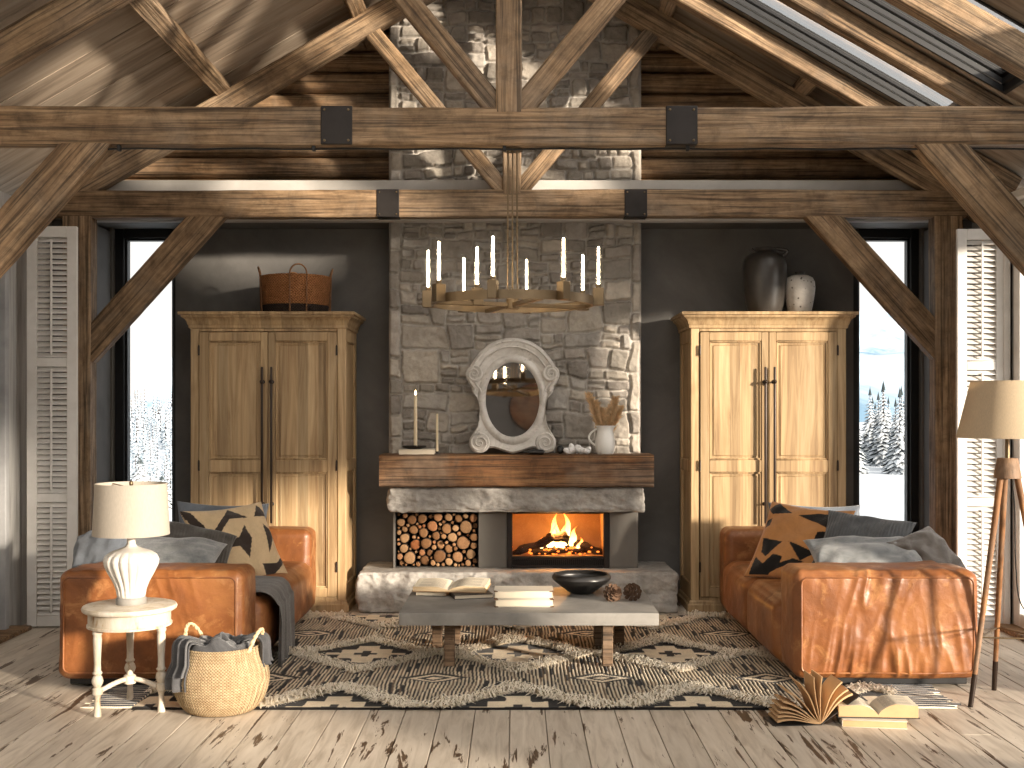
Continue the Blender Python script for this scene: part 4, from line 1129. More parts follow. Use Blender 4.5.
# crystal cluster and dark stones
def crystal(sz, seed):
    r = random.Random(seed); m = MB()
    for i in range(9):
        n = 6; h = r.uniform(0.5, 1.0)*sz; w = r.uniform(0.26, 0.42)*sz
        pts = [(w, 0), (w*0.95, h*0.7), (0.01, h)]
        m.add(lathe(pts, n), T(r.uniform(-1, 1)*sz*1.0, r.uniform(-0.5, 0.5)*sz, 0.25*sz) @ R('Z', r.uniform(0, 60)) @ R('X', r.uniform(-75, 75)) @ R('Y', r.uniform(-70, 70)))
    v = [(p[0], p[1], max(0.0, p[2])) for p in m.v]; m.v = v
    return m
o = obj('crystal_cluster', crystal(0.078, 5), M['crystal'], None, T(mx_(577), YM-0.02, MZ), True, 20); tag(o, 'white crystal cluster between the mirror and the pitcher', 'crystal')
def pebble(w, d, h, seed):
    def dsp(P, N): return fbm(P[:,0]*20+seed, P[:,1]*20, P[:,2]*20, 3, seed)*0.008
    return rbox(w, d, h, min(h, d)*0.4, (12,10,8), (0.004,0.004,0.004), dsp)
o = obj('dark_stone', pebble(0.12, 0.07, 0.03, 1), M['black_ceramic'], None, T(mx_(536), YM-0.075, MZ+0.02)); tag(o, 'flat dark stone below the right foot of the mirror', 'stone')
o = obj('dark_stone', pebble(0.05, 0.05, 0.055, 2), M['black_ceramic'], None, T(mx_(560.5), YM+0.03, MZ+0.032)); tag(o, 'small dark stone right of the mirror beside the crystal', 'stone')
# ---- chandelier
CD, CZ, CR = 6.10, 2.075, 0.43
ct = thing('chandelier', 'brass ring chandelier with glass tube candles hanging from the front beam', 'chandelier', (wx(512.5, CD), CD, CZ))
def ring(r0, r1, z0, z1, seg=96):
    v = []; f = []
    for k in range(seg):
        a = 2*PI*k/seg; cs, sn = math.cos(a), math.sin(a)
        v += [(r0*cs, r0*sn, z0), (r1*cs, r1*sn, z0), (r1*cs, r1*sn, z1), (r0*cs, r0*sn, z1)]
    for k in range(seg):
        b = ((k+1) % seg)*4; a = k*4
        for q in range(4): f.append((a+q, b+q, b+(q+1) % 4, a+(q+1) % 4))
    return v, f
obj('ring', ring(CR-0.012, CR, -0.030, 0.016), M['brass'], ct)
m = MB()
for a in (20, 110): m.add(box(2*CR-0.02, 0.026, 0.022, (0, 0, -0.022), 0.002), R('Z', a))
m.add(lathe([(0.0, -0.045), (0.034, -0.045), (0.034, 0.01), (0.0, 0.01)], 24, cap=False))
obj('cross_arm', m, M['brass'], ct)
for i, (dx, dy) in enumerate(((-0.026, 0.0), (0.0, -0.02), (0.026, 0.0), (0.0, 0.02))):
    obj('suspension_rod', cyl((dx, dy, 0.0), (dx*0.9, dy, 2.88-CZ), 0.0042, 8), M['brass'], ct)
obj('ceiling_plate', lathe([(0.0, 0), (0.055, 0), (0.055, 0.012), (0, 0.012)], 24, cap=False), M['brass'], ct, T(0, 0, 2.868-CZ))
def candle_lamp(x, y, h0):
    mm = MB(); a = math.degrees(math.atan2(y, x))
    mm.add(box(0.058, 0.046, 0.092+h0, (0.0, 0, h0/2+0.014), 0.003)); mm.add(lathe([(0.014, 0), (0.016, 0.02), (0.0, 0.02)], 16, cap=False), T(0, 0, 0.058+h0))
    h = obj('lamp_holder', mm, M['brass'], ct, T(x, y, 0) @ R('Z', a))
    g = MB(); g.add(lathe([(0.0135, 0), (0.0135, 0.235)], 18, cap=False)); g.add(lathe([(0.012, 0.235), (0.012, 0)], 18, cap=False))
    obj('glass_tube', g, M['tube_glass'], h, T(0, 0, 0.066+h0))
    obj('filament', lathe([(0, 0), (0.0055, 0.004), (0.0055, 0.206), (0, 0.21)], 12, cap=False), M['led'], h, T(0, 0, 0.067+h0))
for a in (352, 32, 80, 127, 172, 215, 258, 304):
    q = math.radians(a); candle_lamp((CR+0.026)*math.cos(q), (CR+0.026)*math.sin(q), 0.0)
candle_lamp(-0.185, -0.067, 0.0)
# ---- coffee table
tx0, tx1 = wx(398.7, 6.5), wx(659.3, 6.5)
tc = thing('coffee_table', 'low coffee table with thick grey concrete top on wooden legs', 'table', ((tx0+tx1)/2, 6.975, 0))
def tdisp(P, N): return fbm(P[:,0]*8, P[:,1]*8, P[:,2]*8, 3, 4)*0.0012
obj('table_top', rbox(tx1-tx0, 0.95, 0.073, 0.006, (60, 40, 6), (0,0,0), tdisp), M['concrete'], tc, T(0, 0, 0.347-0.0365), True, 40)
cxt = (tx0+tx1)/2
for px_, Y in ((449.5, 6.65), (608, 6.65), (437.5, 7.15), (456, 7.2), (598, 7.2), (618.5, 7.15)):
    o = obj('leg', hewn(0.254, 0.062, 0.060, int(px_), 0.002, 0.004), M['oak_leg'], tc, T(wx(px_, Y)-cxt, Y-6.975, 0.147) @ R('Y', 90))
for xx in (-0.40, 0.40): obj('rail', box(0.05, 0.62, 0.03, (xx+ (0.0), 0.0, 0.2605), 0.003), M['oak_leg'], tc)
TZ = 0.3485
def tY(y): return (1.5-TZ)*1150/(y-409)
# open book over a dark closed one
b1 = thing('book', 'dark covered closed book under the open book on the table', 'book', (wx(471, 7.05), 7.06, TZ), 14); closed_book(b1, 0.24, 0.17, 0.026, M['cover_dark'], M['paper'])
def open_book(par, w, d, t0, t1, sag=0.0, cov=M['cover_tan'], page=M['paper'], edge=M['pages']):
    """spread book along x; page block profile extruded along y"""
    for s, tt in ((-1, t0), (1, t1)):
        N = 14; top = []; 
        for i in range(N+1):
            q = i/N; z = tt*(0.35+0.9*math.sin(min(1, q*1.9)*PI/2)*(1-0.28*q))*(1 if q > 0 else 0.6) - 0.0
            top.append((s*w*q, 0.004+z))
        bot = [(s*(w+0.006*0), 0.004), (0, 0.004)]
        out = top + bot
        if s < 0: out = out[::-1]
        g = MB(); n = len(out)
        v = [(x, -d/2, z) for x, z in out]+[(x, d/2, z) for x, z in out]
        f = []; mi = []
        for i in range(n):
            a, b = out[i], out[(i+1) % n]
            f.append((i, n+i, n+(i+1) % n, (i+1) % n)); mi.append(1 if abs(abs(a[0])-w) < 1e-6 and abs(abs(b[0])-w) < 1e-6 else 0)
        f.append(tuple(range(n))); mi.append(1); f.append(tuple(range(2*n-1, n-1, -1))); mi.append(1)
        g.v, g.f, g.m = v, f, mi
        pb = obj('page_block', g, [page, edge], par)
        tx = MB()
        for L in range(11):
            y = -d/2+0.022+L*(d-0.044)/10.5
            P = [(s*w*q, 0.0047+tt*(0.35+0.9*math.sin(min(1, q*1.9)*PI/2)*(1-0.28*q))) for q in np.linspace(0.16, 0.86 if L % 4 != 3 else 0.55, 6)]
            for i in range(5): tx.add(([(P[i][0], y, P[i][1]), (P[i+1][0], y, P[i+1][1]), (P[i+1][0], y+0.004, P[i+1][1]), (P[i][0], y+0.004, P[i][1])], [(0,1,2,3)]))
        if page is M['paper']: obj('printed_lines', tx, M['print'], pb)
    obj('cover', prism([(-w-0.006, 0), (w+0.006, 0), (w+0.006, 0.0035), (-w-0.006, 0.0035)], -d/2-0.005, d/2+0.005), cov, par)
b2 = thing('open_book', 'open book with printed pages lying at the back left of the table', 'book', M=T(wx(452, 7.16), 7.15, TZ+0.040) @ R('Z', -8) @ R('X', 7))
open_book(b2, 0.225, 0.20, 0.026, 0.034)
# the left half reaches down to the table top
sup = thing('book', 'cream closed book under the left half of the open book', 'book', (wx(434, 7.2), 7.17, TZ), -8); closed_book(sup, 0.19, 0.16, 0.0265, M['cover_cream'], M['paper'])
b3 = thing('book', 'lower cream book of the stack of two at the front of the table', 'book', (wx(524, 6.77), 6.78, TZ), 0.5)
b4 = thing('book', 'upper cream book of the stack of two at the front of the table', 'book', (wx(523.6, 6.77), 6.782, TZ+0.0475), -0.6)
for b in (b3, b4):
    cb = MB(); w, d, h = 0.345, 0.20, 0.046
    cb.add(box(w, d, 0.004, (0, 0, 0.002), 0.0015)); cb.add(box(w, d, 0.004, (0, 0, h-0.002), 0.0015)); cb.add(box(w, 0.004, h, (0, d/2-0.002, h/2), 0.0015))
    obj('cover', cb, M['cover_cream'], b); obj('pages', rbox(w-0.012, d-0.012, h-0.008, 0.004, (8,6,6)), M['paper'], b, T(0, 0, h/2))
    for s in (-1, 1):
        for z in (0.0, h-0.0045):
            o = obj('corner_cap', ([(s*w/2, -d/2-0.0006, z-0.0005), (s*(w/2-0.022), -d/2-0.0006, z-0.0005), (s*w/2, -d/2+0.022, z-0.0005), (s*(w/2+0.0008), -d/2-0.0006, z+0.005), (s*(w/2-0.022), -d/2-0.0006, z+0.005), (s*(w/2+0.0008), -d/2+0.022, z+0.005)], [(0,1,2), (3,5,4), (0,1,4,3), (0,3,5,2), (1,2,5,4)]), M['leather_corner'], b, None, False); o['label'] = 'brown leather corner'
# bowl and cones
bw = thing('bowl', 'wide black bowl near the right back of the coffee table', 'bowl', (wx(581.5, 7.2), 7.2, TZ))
pr = [(0, 0), (0.062, 0), (0.075, 0.004), (0.13, 0.045), (0.172, 0.078), (0.185, 0.095), (0.183, 0.108), (0.172, 0.120), (0.166, 0.122), (0.160, 0.116), (0.168, 0.1), (0.165, 0.085), (0.12, 0.045), (0.06, 0.014), (0, 0.010)]
obj('bowl_body', lathe(pr, 64, lambda r, z, a: r*(1+0.006*math.sin(9*a+z*60)), cap=False), M['black_ceramic'], bw)
def pinecone():
    m = MB(); core = lathe([(0, -0.05), (0.012, -0.042), (0.02, -0.01), (0.018, 0.02), (0.008, 0.04), (0, 0.045)], 14, cap=False); m.add(core)
    ga = 2.39996; N = 50
    for i in range(N):
        t = i/(N-1); z = -0.045+0.092*t; rr = 0.050*math.sin(PI*(0.12+0.80*t)**0.8)
        sc_ = 0.021*(0.55+0.6*math.sin(PI*(0.1+0.8*t)))
        tilt = -25+80*t
        q = ([(-0.5, 0, 0), (0.5, 0, 0), (0.62, 0.75, 0.0), (0.30, 1.1, 0.16), (-0.30, 1.1, 0.16), (-0.62, 0.75, 0.0), (0, 0.9, -0.25), (0, 0.05, -0.2)], [(0,1,2,5), (5,2,3,4), (7,6,2,1), (7,0,5,6), (6,5,4), (6,4,3), (6,3,2)])
        m.add(q, T(0, 0, z) @ R('Z', math.degrees(ga*i)) @ T(0, rr-sc_*0.75, 0) @ R('X', tilt) @ Sc(sc_, sc_, sc_))
    return m
pcn = pinecone()
for px_, py_, rx, rz, lab in ((613, 602, 68, 25, 'pine cone on the table, nearer the bowl'), (632, 601, 62, -40, 'pine cone on the table, farther from the bowl')):
    Y = tY(py_)+0.03
    o = obj('pine_cone', pcn, M['cone'], None, T(wx(px_, Y), Y, TZ+0.050) @ R('Z', rz) @ R('X', rx), False); tag(o, lab, 'pine cone', 'pine cones on the table')
# ---- sofas
SY0, SY1 = 6.14, 8.44
def sofa(s, xa, xb, label, wr, seed):
    W = abs(xb-xa); xc = (xa+xb)/2; L = SY1-SY0
    t = thing('leather_sofa', label, 'sofa', (xc, (SY0+SY1)/2, 0), group='leather sofas')
    lg = M['leather']
    def armd(front):
        def d(P, N):
            b = fbm(P[:,0]*3.5+seed, P[:,1]*3.5, P[:,2]*3.5, 4, seed)*0.008 + fbm(P[:,0]*14, P[:,1]*14, P[:,2]*14+seed, 3, seed+2)*0.0025
            if front:
                k = np.clip(-N[:,1], 0, 1)
                zz = (P[:,2]+0.3)/0.6
                px_ = P[:,0]*s
                fan = px_*(1+0.35*(zz-0.1)) 
                r1 = 1-np.abs(vn(fan*13+seed, zz*1.4, 0, seed+4))*2.2
                r2 = 1-np.abs(vn(fan*24+seed*2, zz*2.0, 3, seed+6))*2.2
                low = sst(0.72, 0.10, zz)*sst(-0.02, 0.10, zz)*(0.4+0.6*sst(-0.5, 0.0, px_)*sst(0.5, 0.2, px_))
                b = b + k*wr*low*(np.clip(r1, -0.5, 1)*0.013+np.clip(r2, -0.5, 1)*0.006)
                hi = sst(0.35, 0.8, zz)*np.exp(-((px_-0.1)/0.16)**2)
                r3 = 1-np.abs(vn(px_*17+zz*3, zz*2.2, 7, seed+9))*2
                b = b + k*wr*hi*np.clip(r3, -0.3, 1)*0.008
                # a band of tight puckers just above the piping
                b = b + k*wr*0.0022*np.sin(px_*70+3*vn(px_*6, 0, 0, 3))*sst(0.72, 0.95, zz)*0.6
            b = b + np.clip(N[:,2], 0, 1)*0.0022*np.sin(P[:,0]*52+2*vn(P[:,0]*5, 0, 0, seed))*np.exp(-((P[:,1]+0.11)/0.05)**2)*(1 if front else 0)
            return b
        return d
    at = 0.34
    def part(name, g, M_): return obj(name, g, lg, t, M_, True, 0)
    a1 = part('arm', rbox(W-0.02, at, 0.575, 0.045, (150, 40, 90), (0.010, 0.012, 0.010), armd(True)), T(0, -L/2+at/2+0.01, 0.343))
    a2 = part('arm', rbox(W-0.02, 0.26, 0.585, 0.05, (60, 20, 40), (0.010, 0.012, 0.010), armd(False)), T(0, L/2-0.13, 0.345))
    bk_ = part('backrest', rbox(0.30, L-at-0.26+0.04, 0.56, 0.06, (16, 70, 34), (0.012, 0.01, 0.012), armd(False)), T(-s*(W/2-0.16), (at-0.26)/2, 0.333))
    for k in range(2):
        Ls = (L-at-0.26)/2
        part('seat_cushion', rbox(W-0.28, Ls+0.012, 0.37, 0.075, (50, 46, 24), (0.03, 0.008, 0.014), armd(False)), T(s*0.15, -L/2+at+Ls*(k+0.5), 0.238))
    # piping round the outer arm face and along its top edges
    hw, z0, z1 = W/2-0.042, 0.088, 0.598
    c4 = 0.035; P = []
    for (cx_, cz_, a0) in ((hw-c4, z0+c4, -90), (hw-c4, z1-c4, 0), (-hw+c4, z1-c4, 90), (-hw+c4, z0+c4, 180)):
        for q in np.linspace(0, 90, 6): a = math.radians(a0+q); P.append((cx_+c4*math.cos(a), cz_+c4*math.sin(a)))
    PP = []
    for i in range(len(P)):
        p, q = P[i], P[(i+1) % len(P)]; n = max(1, int(math.hypot(q[0]-p[0], q[1]-p[1])/0.03))
        for k in range(n): PP.append((p[0]+(q[0]-p[0])*k/n, p[1]+(q[1]-p[1])*k/n))
    ys = -at/2-0.0055-0.0
    m = MB(); 
    # sit the cord on the arm's own surface
    av = np.array([tuple(q.co) for q in a1.data.vertices]); fr_ = av[av[:,1] < -0.12]
    def ysurf(x, z):
        d = (fr_[:,0]-x)**2+(fr_[:,2]-z)**2; return float(fr_[np.argmin(d), 1])
    raw = [ysurf(x, z-0.343) for x, z in PP]
    sm = [(raw[i-2]+raw[i-1]+raw[i]+raw[(i+1) % len(raw)]+raw[(i+2) % len(raw)])/5 for i in range(len(raw))]
    m.add(tube([(x, sm[i]-0.001, z-0.343) for i, (x, z) in enumerate(PP)], 0.0052, 8, True))
    o = obj('piping', m, M['leather'], a1)
    obj('plinth', box(W-0.12, L-0.10, 0.044, (0, 0, 0.041), 0.004), M['black'], t)
    return t
sofa(1, wx(55, 6.14), wx(243, 6.14), 'cognac leather sofa on the left with a grey throw', 0.45, 3)
sofa(-1, wx(982, 6.14), wx(794, 6.14), 'cognac leather sofa on the right beside the tripod lamp', 1.0, 9)
def cushion(name, lab, px, py, D, w, h, t, yaw, tilt, roll, mat, seed, cfn=None, grp=None, wr=0.012):
    v, f, uv = pillow(w, h, t, 44 if cfn else 34, 0.10, seed, wr)
    col = None
    if cfn:
        v, f, uv = pillow(w, h, t, 150, 0.10, seed, wr)
        col = [cfn(a, b, sg) for a, b, sg in uv]
    o = obj(name, (v, f), mat, None, T(wx(px, D), D, wz(py, D)) @ R('Z', yaw) @ R('X', -tilt) @ R('Y', roll), True, 0, col)
    bm = bmesh.new(); bm.from_mesh(o.data); bmesh.ops.remove_doubles(bm, verts=bm.verts, dist=1e-4); bm.to_mesh(o.data); bm.free()
    tag(o, lab, 'cushion', grp)
    return o
def motif(polys, ctr, eu, ev, base, ink, back, k_=0.86):
    det = eu[0]*ev[1]-eu[1]*ev[0]
    P = [[(((x-ctr[0])*ev[1]-(y-ctr[1])*ev[0])/det, (eu[0]*(y-ctr[1])-eu[1]*(x-ctr[0]))/det) for x, y in p] for p in polys]
    def fn(a, b, sg):
        if sg > 0: return back
        a += 0.006*math.sin(b*60); 
        return ink if any(pt_in(p, a*k_, b*k_) for p in P) else base
    return fn
LP = [[(355,258),(440,310),(360,312),(300,405),(290,430),(260,410),(285,375),(340,290)], [(433,350),(465,410),(460,485),(415,435),(300,440),(298,412),(410,400)], [(510,248),(590,310),(615,350),(560,300),(495,305)],
      [(545,345),(590,380),(640,410),(595,410),(572,465),(560,420)], [(545,522),(585,590),(665,500),(668,468),(615,518)], [(130,232),(190,262),(245,330),(262,420),(225,385),(180,300)], [(235,420),(300,432),(330,500),(300,470)]]
RP = [[(185,138),(245,180),(150,188),(132,170)], [(270,185),(350,160),(465,150),(440,178),(405,190),(410,215),(385,222),(345,205)], [(345,240),(392,230),(370,285),(330,265)], [(110,285),(200,290),(125,350),(100,335)], [(228,288),(332,312),(268,350)],
      [(40,415),(70,350),(110,378),(160,340),(198,345),(185,370),(240,345),(285,352),(205,378),(150,398),(120,415)], [(120,215),(150,205),(140,235),(112,245)], [(330,340),(350,320),(345,395),(270,400)]]
LP = [[(sum(p[0] for p in q)/len(q)+(x-sum(p[0] for p in q)/len(q))*1.12, sum(p[1] for p in q)/len(q)+(y-sum(p[1] for p in q)/len(q))*1.12) for x, y in q] for q in LP]
G1, G2 = 'cushions on the left sofa', 'cushions on the right sofa'
cushion('cushion', 'flat blue grey cushion standing behind the cream patterned cushion', 222, 541, 7.86, 0.62, 0.54, 0.13, 18, 16, 3, M['f_bluegrey'], 1, None, G1)
cushion('cushion', 'cream cushion with dark arrow motifs on the left sofa', 235, 544, 7.42, 0.60, 0.56, 0.15, 43, 34, -3, M['f_pattern'], 2, motif(LP, (414,404), (229,-9), (-84,-202), c(206,180,142), c(52,42,36), c(190,166,130)), G1)
cushion('cushion', 'dark brown ribbed cushion on the left sofa behind the crushed velvet one', 186, 552, 7.0, 0.56, 0.48, 0.15, 34, 50, 24, M['f_knit'], 3, None, G1)
cushion('cushion', 'pale crushed velvet cushion lying behind the left sofa arm and the table lamp', 166, 560, 6.74, 0.62, 0.46, 0.16, 10, 68, 8, M['f_velvet'], 4, None, G1, 0.02)
cushion('cushion', 'blue grey cushion at the outer left corner of the left sofa', 101, 556, 6.8, 0.44, 0.40, 0.15, -30, 28, -20, M['f_bluegrey'], 5, None, G1, 0.018)
cushion('cushion', 'flat blue grey cushion standing behind the orange patterned cushion', 814, 541, 7.82, 0.62, 0.52, 0.13, -10, 16, 1, M['f_bluegrey'], 6, None, G2)
cushion('cushion', 'burnt orange cushion with black triangles on the right sofa', 799, 544, 7.3, 0.60, 0.56, 0.15, -42, 34, 3, M['f_pattern'], 7, motif(RP, (251,275), (151,0), (54,-127), c(196,138,84), c(26,22,20), c(150,104,62), 1.14), G2)
cushion('cushion', 'grey ribbed cushion on the right sofa behind the velvet one', 864, 543, 7.02, 0.54, 0.42, 0.16, -24, 44, 8, M['f_knitgrey'], 8, None, G2)
cushion('cushion', 'pale crushed velvet cushion lying behind the right sofa arm', 868, 560, 6.74, 0.68, 0.46, 0.16, -6, 66, -2, M['f_velvet'], 9, None, G2, 0.022)
cushion('cushion', 'dark taupe cushion at the outer right corner of the right sofa', 926, 556, 6.84, 0.46, 0.34, 0.16, 30, 42, -12, M['f_taupe'], 10, None, G2, 0.02)
# throw over the front edge of the left sofa
th = thing('throw_blanket', 'fringed dark grey throw hanging over the left sofa seat', 'throw', (wx(244, 6.14), 6.9, 0))
def thp(u_, v_):
    # v_: along the drape from the seat inwards to the floor; u_: across
    Ld = 0.82*v_
    y = -0.36+0.74*u_ + 0.03*math.sin(v_*5+u_*3)
    R_ = 0.085
    if Ld < 0.24: x, z = -0.30+Ld+0.0, 0.438
    elif Ld < 0.24+R_*PI/2:
        a = (Ld-0.24)/R_; x, z = -0.06+R_*math.sin(a), 0.438-R_+R_*math.cos(a)
    else: x, z = -0.06+R_+0.012, 0.438-R_-(Ld-0.24-R_*PI/2)
    k = sst(0.15, 0.6, v_)
    fo = math.sin(u_*24+1.5*math.sin(u_*5)+v_*1.2)*0.5+math.sin(u_*41+2)*0.3
    d = (0.006+0.016*float(k))*fo
    y *= 1-0.22*float(k)
    return (x+0.024+d*0.9*float(k)+0.03*float(k)*(1-u_), y+d*0.5, z+0.012+d*(1-float(k))*0.7)
obj('cloth', grid(thp, 90, 60), M['f_throw'], th, None, True, 0)
m = MB()
for i in range(64):
    u_ = (i+0.5)/64; p = Vector(thp(u_, 1.0)); L = rnd.uniform(0.13, 0.17)
    L = min(L, p.z-0.03)
    pts = [p+Vector((0.004*math.sin(q*7+i)+0.002, 0.008*math.sin(q*5+i*2), -L*q)) for q in np.linspace(0, 1, 7)]
    m.add(tube(pts, [0.0042, 0.0036, 0.0036, 0.0034, 0.0032, 0.003, 0.002], 5))
obj('fringe', m, M['f_throw'], th)
# ---- round side table and fluted lamp
SX_, SY_, SZ_ = wx(129.8, 5.74), 5.74, 0.525
sd = thing('side_table', 'small round white side table with three turned legs', 'table', (SX_, SY_, 0))
obj('table_top', lathe([(0, SZ_-0.028), (0.218, SZ_-0.028), (0.226, SZ_-0.022), (0.2285, SZ_-0.012), (0.224, SZ_-0.002), (0.216, SZ_), (0, SZ_)], 64, cap=False), M['paintwood'], sd)
obj('apron', lathe([(0.196, SZ_-0.028), (0.198, SZ_-0.03), (0.198, SZ_-0.088), (0.204, SZ_-0.092), (0.204, SZ_-0.102), (0.19, SZ_-0.104), (0.18, SZ_-0.10), (0.18, SZ_-0.03)], 64, cap=False), M['paintwood'], sd)
lp = [(0.021, 0.0), (0.019, 0.02), (0.0165, 0.05), (0.014, 0.085), (0.019, 0.10), (0.027, 0.108), (0.027, 0.135), (0.018, 0.143), (0.025, 0.155), (0.031, 0.172), (0.025, 0.192), (0.017, 0.20), (0.024, 0.207), (0.026, 0.213), (0.019, 0.222), (0.0175, 0.26), (0.0205, 0.33), (0.0235, 0.375), (0.021, 0.395), (0.026, 0.402), (0.026, 0.413), (0.0215, 0.42), (0.0215, 0.50)]
lp = [(0, 0)] + [(r*0.92, z) for r, z in lp]
for a in (228, -12, 108):
    q = math.radians(a); lx, ly = 0.172*math.cos(q), 0.172*math.sin(q)
    obj('leg', lathe(lp, 20, cap=False), M['paintwood'], sd, T(lx, ly, 0) @ R('Z', a) @ R('Y', 0))
m = MB()
for a in (228, -12, 108):
    q = math.radians(a); m.add(tube([(0.16*math.cos(q)*(1-k), 0.16*math.sin(q)*(1-k), 0.121+0.035*math.sin(k*PI/2)) for k in np.linspace(0, 1, 10)], 0.0125, 10))
m.add(lathe([(0, 0.13), (0.03, 0.132), (0.03, 0.17), (0.016, 0.178), (0.012, 0.192), (0, 0.2)], 20, cap=False))
obj('stretcher', m, M['paintwood'], sd)
LX, LY = wx(131.2, 5.76), 5.76
tl = thing('table_lamp', 'white fluted table lamp with drum shade on the side table', 'lamp', (LX, LY, SZ_+0.0005))
fl = lambda r, z, a: r*(1+(0.13*abs(math.cos(9*a))**0.6-0.085)*min(1, max(0, (z-0.03)/0.03))*min(1, max(0, (0.272-z)/0.04)))
pr = [(0.066, 0.036), (0.068, 0.045), (0.070, 0.07), (0.084, 0.11), (0.108, 0.155), (0.126, 0.195), (0.130, 0.22), (0.122, 0.243), (0.096, 0.262), (0.058, 0.275), (0.03, 0.287), (0.021, 0.30), (0.020, 0.325), (0.026, 0.332), (0.026, 0.343), (0.012, 0.348)]
prf = []
for i in range(len(pr)-1):
    for k in range(4): prf.append((pr[i][0]+(pr[i+1][0]-pr[i][0])*k/4, pr[i][1]+(pr[i+1][1]-pr[i][1])*k/4))
prf.append(pr[-1])
obj('lamp_base', lathe(prf, 162, fl), M['ceramic_m'], tl, R('Z', 10))
o = obj('foot', lathe([(0, 0), (0.072, 0), (0.074, 0.004), (0.074, 0.028), (0.068, 0.036), (0, 0.036)], 48, cap=False), M['concrete'], tl); o['label'] = 'grey foot ring'
obj('socket', lathe([(0.012, 0.345), (0.012, 0.36), (0.018, 0.365), (0.018, 0.41), (0.0, 0.412)], 20), M['brass'], tl)
sh0, sh1 = 0.348, 0.600
sg = MB(); sg.add(lathe([(0.186, sh0), (0.173, sh1)], 72, cap=False)); sg.add(lathe([(0.170, sh1), (0.183, sh0)], 72, cap=False)); sg.add(ring(0.183, 0.1865, sh0-0.002, sh0+0.004, 72)); sg.add(ring(0.170, 0.1745, sh1-0.004, sh1+0.002, 72))
obj('lamp_shade', sg, M['shade'], tl)
m = MB()
for a in range(3): q = math.radians(120*a+20); m.add(cyl((0, 0, sh1-0.02), (0.171*math.cos(q), 0.171*math.sin(q), sh1-0.006), 0.003, 6))
m.add(cyl((0, 0, 0.41), (0, 0, sh1-0.012), 0.004, 8)); m.add(lathe([(0.004, sh1-0.015), (0.010, sh1-0.004), (0.010, sh1+0.008), (0.004, sh1+0.016), (0, sh1+0.018)], 14, cap=False))
obj('shade_carrier', m, M['brass'], tl)
# ---- seagrass basket with a blanket
BX, BY = wx(221, 5.74), 5.745
sb = thing('seagrass_basket', 'bellied pale seagrass basket with loop handles beside the side table', 'basket', (BX, BY, 0))
key = [(0.0, 0.160), (0.02, 0.183), (0.05, 0.205), (0.09, 0.222), (0.13, 0.231), (0.17, 0.234), (0.21, 0.226), (0.24, 0.212), (0.27, 0.198), (0.30, 0.190), (0.318, 0.188)]
zz = np.linspace(0, 0.318, 44); rr = np.interp(zz, [k[0] for k in key], [k[1] for k in key])
pr = [(0, 0.002)] + [(float(r)+0.0035*(i % 2), float(z)+0.002) for i, (z, r) in enumerate(zip(zz, rr))] + [(0.182, 0.324), (0.176, 0.318)] + [(float(r)-0.014, float(z)) for z, r in list(zip(zz, rr))[::-4]] + [(0, 0.02)]
obj('woven_body', lathe(pr, 96, lambda r, z, a: r*(1+0.010*math.sin(48*a+(1 if int(z*140) % 2 else -1)*1.5)), cap=False), M['seagrass'], sb)
for a, sc_ in ((150, 1.0), (-12, 1.0)):
    P = []
    q = math.radians(a)
    for k in np.linspace(0, 1, 24):
        b = q + (-0.36+0.72*k); P.append((0.193*math.cos(b)+0.02*math.sin(k*PI)*math.cos(q), 0.193*math.sin(b), 0.305+0.105*math.sin(k*PI)**0.75))
    m = MB()
    for ph in (0, PI):
        m.add(tube([(p[0]+0.0045*math.cos(i*1.3+ph), p[1]+0.0045*math.sin(i*1.3+ph), p[2]) for i, p in enumerate(P)], 0.0065, 8))
    obj('handle', m, M['handle_rope'], sb)
bl = thing('blanket', 'dark grey blanket stuffed in the seagrass basket, spilling over its left rim', 'blanket', (BX, BY, 0))
def heap(u_, v_):
    a = 2*PI*u_; r_ = 0.172*v_
    n = float(fbm(math.cos(a)*v_*3.2, math.sin(a)*v_*3.2, 0, 3, 71))
    return (r_*math.cos(a), r_*math.sin(a), 0.298+0.055*math.sqrt(max(0, 1-v_**2))+0.03*n+0.016*math.sin(r_*90*0.6+a*3))
obj('folded_cloth', grid(heap, 90, 30, cu=True), M['f_dark'], bl, None, True, 0)
def drape(a0, aw, L, seed, lift=0.0):
    def fn(u_, v_):
        a = math.radians(a0+aw*(u_-0.5)); s_ = v_*(0.16+L)
        fo = math.sin(u_*17+seed)*0.012+math.sin(u_*31+seed*2)*0.006
        if s_ < 0.10: r_, z = 0.10+s_*0.95, 0.338+0.022*math.sin(s_/0.10*PI/2)+lift
        elif s_ < 0.16:
            q = (s_-0.10)/0.06; r_, z = 0.195+0.028*math.sin(q*PI/2), 0.360+lift-0.028*(1-math.cos(q*PI/2))-0.012*q
        else:
            q = s_-0.16; z = 0.32+lift-q
            r_ = max(0.223, float(np.interp(z, [k[0] for k in key], [k[1] for k in key]))+0.016) 
        k = 1-0.25*max(0, (s_-0.16)/max(L, .01))*0
        return ((r_+fo*(0.4+v_))*math.cos(a), (r_+fo*(0.4+v_))*math.sin(a), z+fo*0.6*(1-v_)+0.02*(u_-0.5)*v_)
    return grid(fn, 46, 34)
for a0, aw, L, sd_ in ((208, 62, 0.20, 1), (222, 34, 0.14, 4), (5, 30, 0.10, 3)):
    o = obj('hanging_fold', drape(a0, aw, L, sd_, 0.004*sd_), M['f_dark'], bl, None, True, 0)
    md = o.modifiers.new('thick', 'SOLIDIFY'); md.thickness = 0.008; md.offset = 1
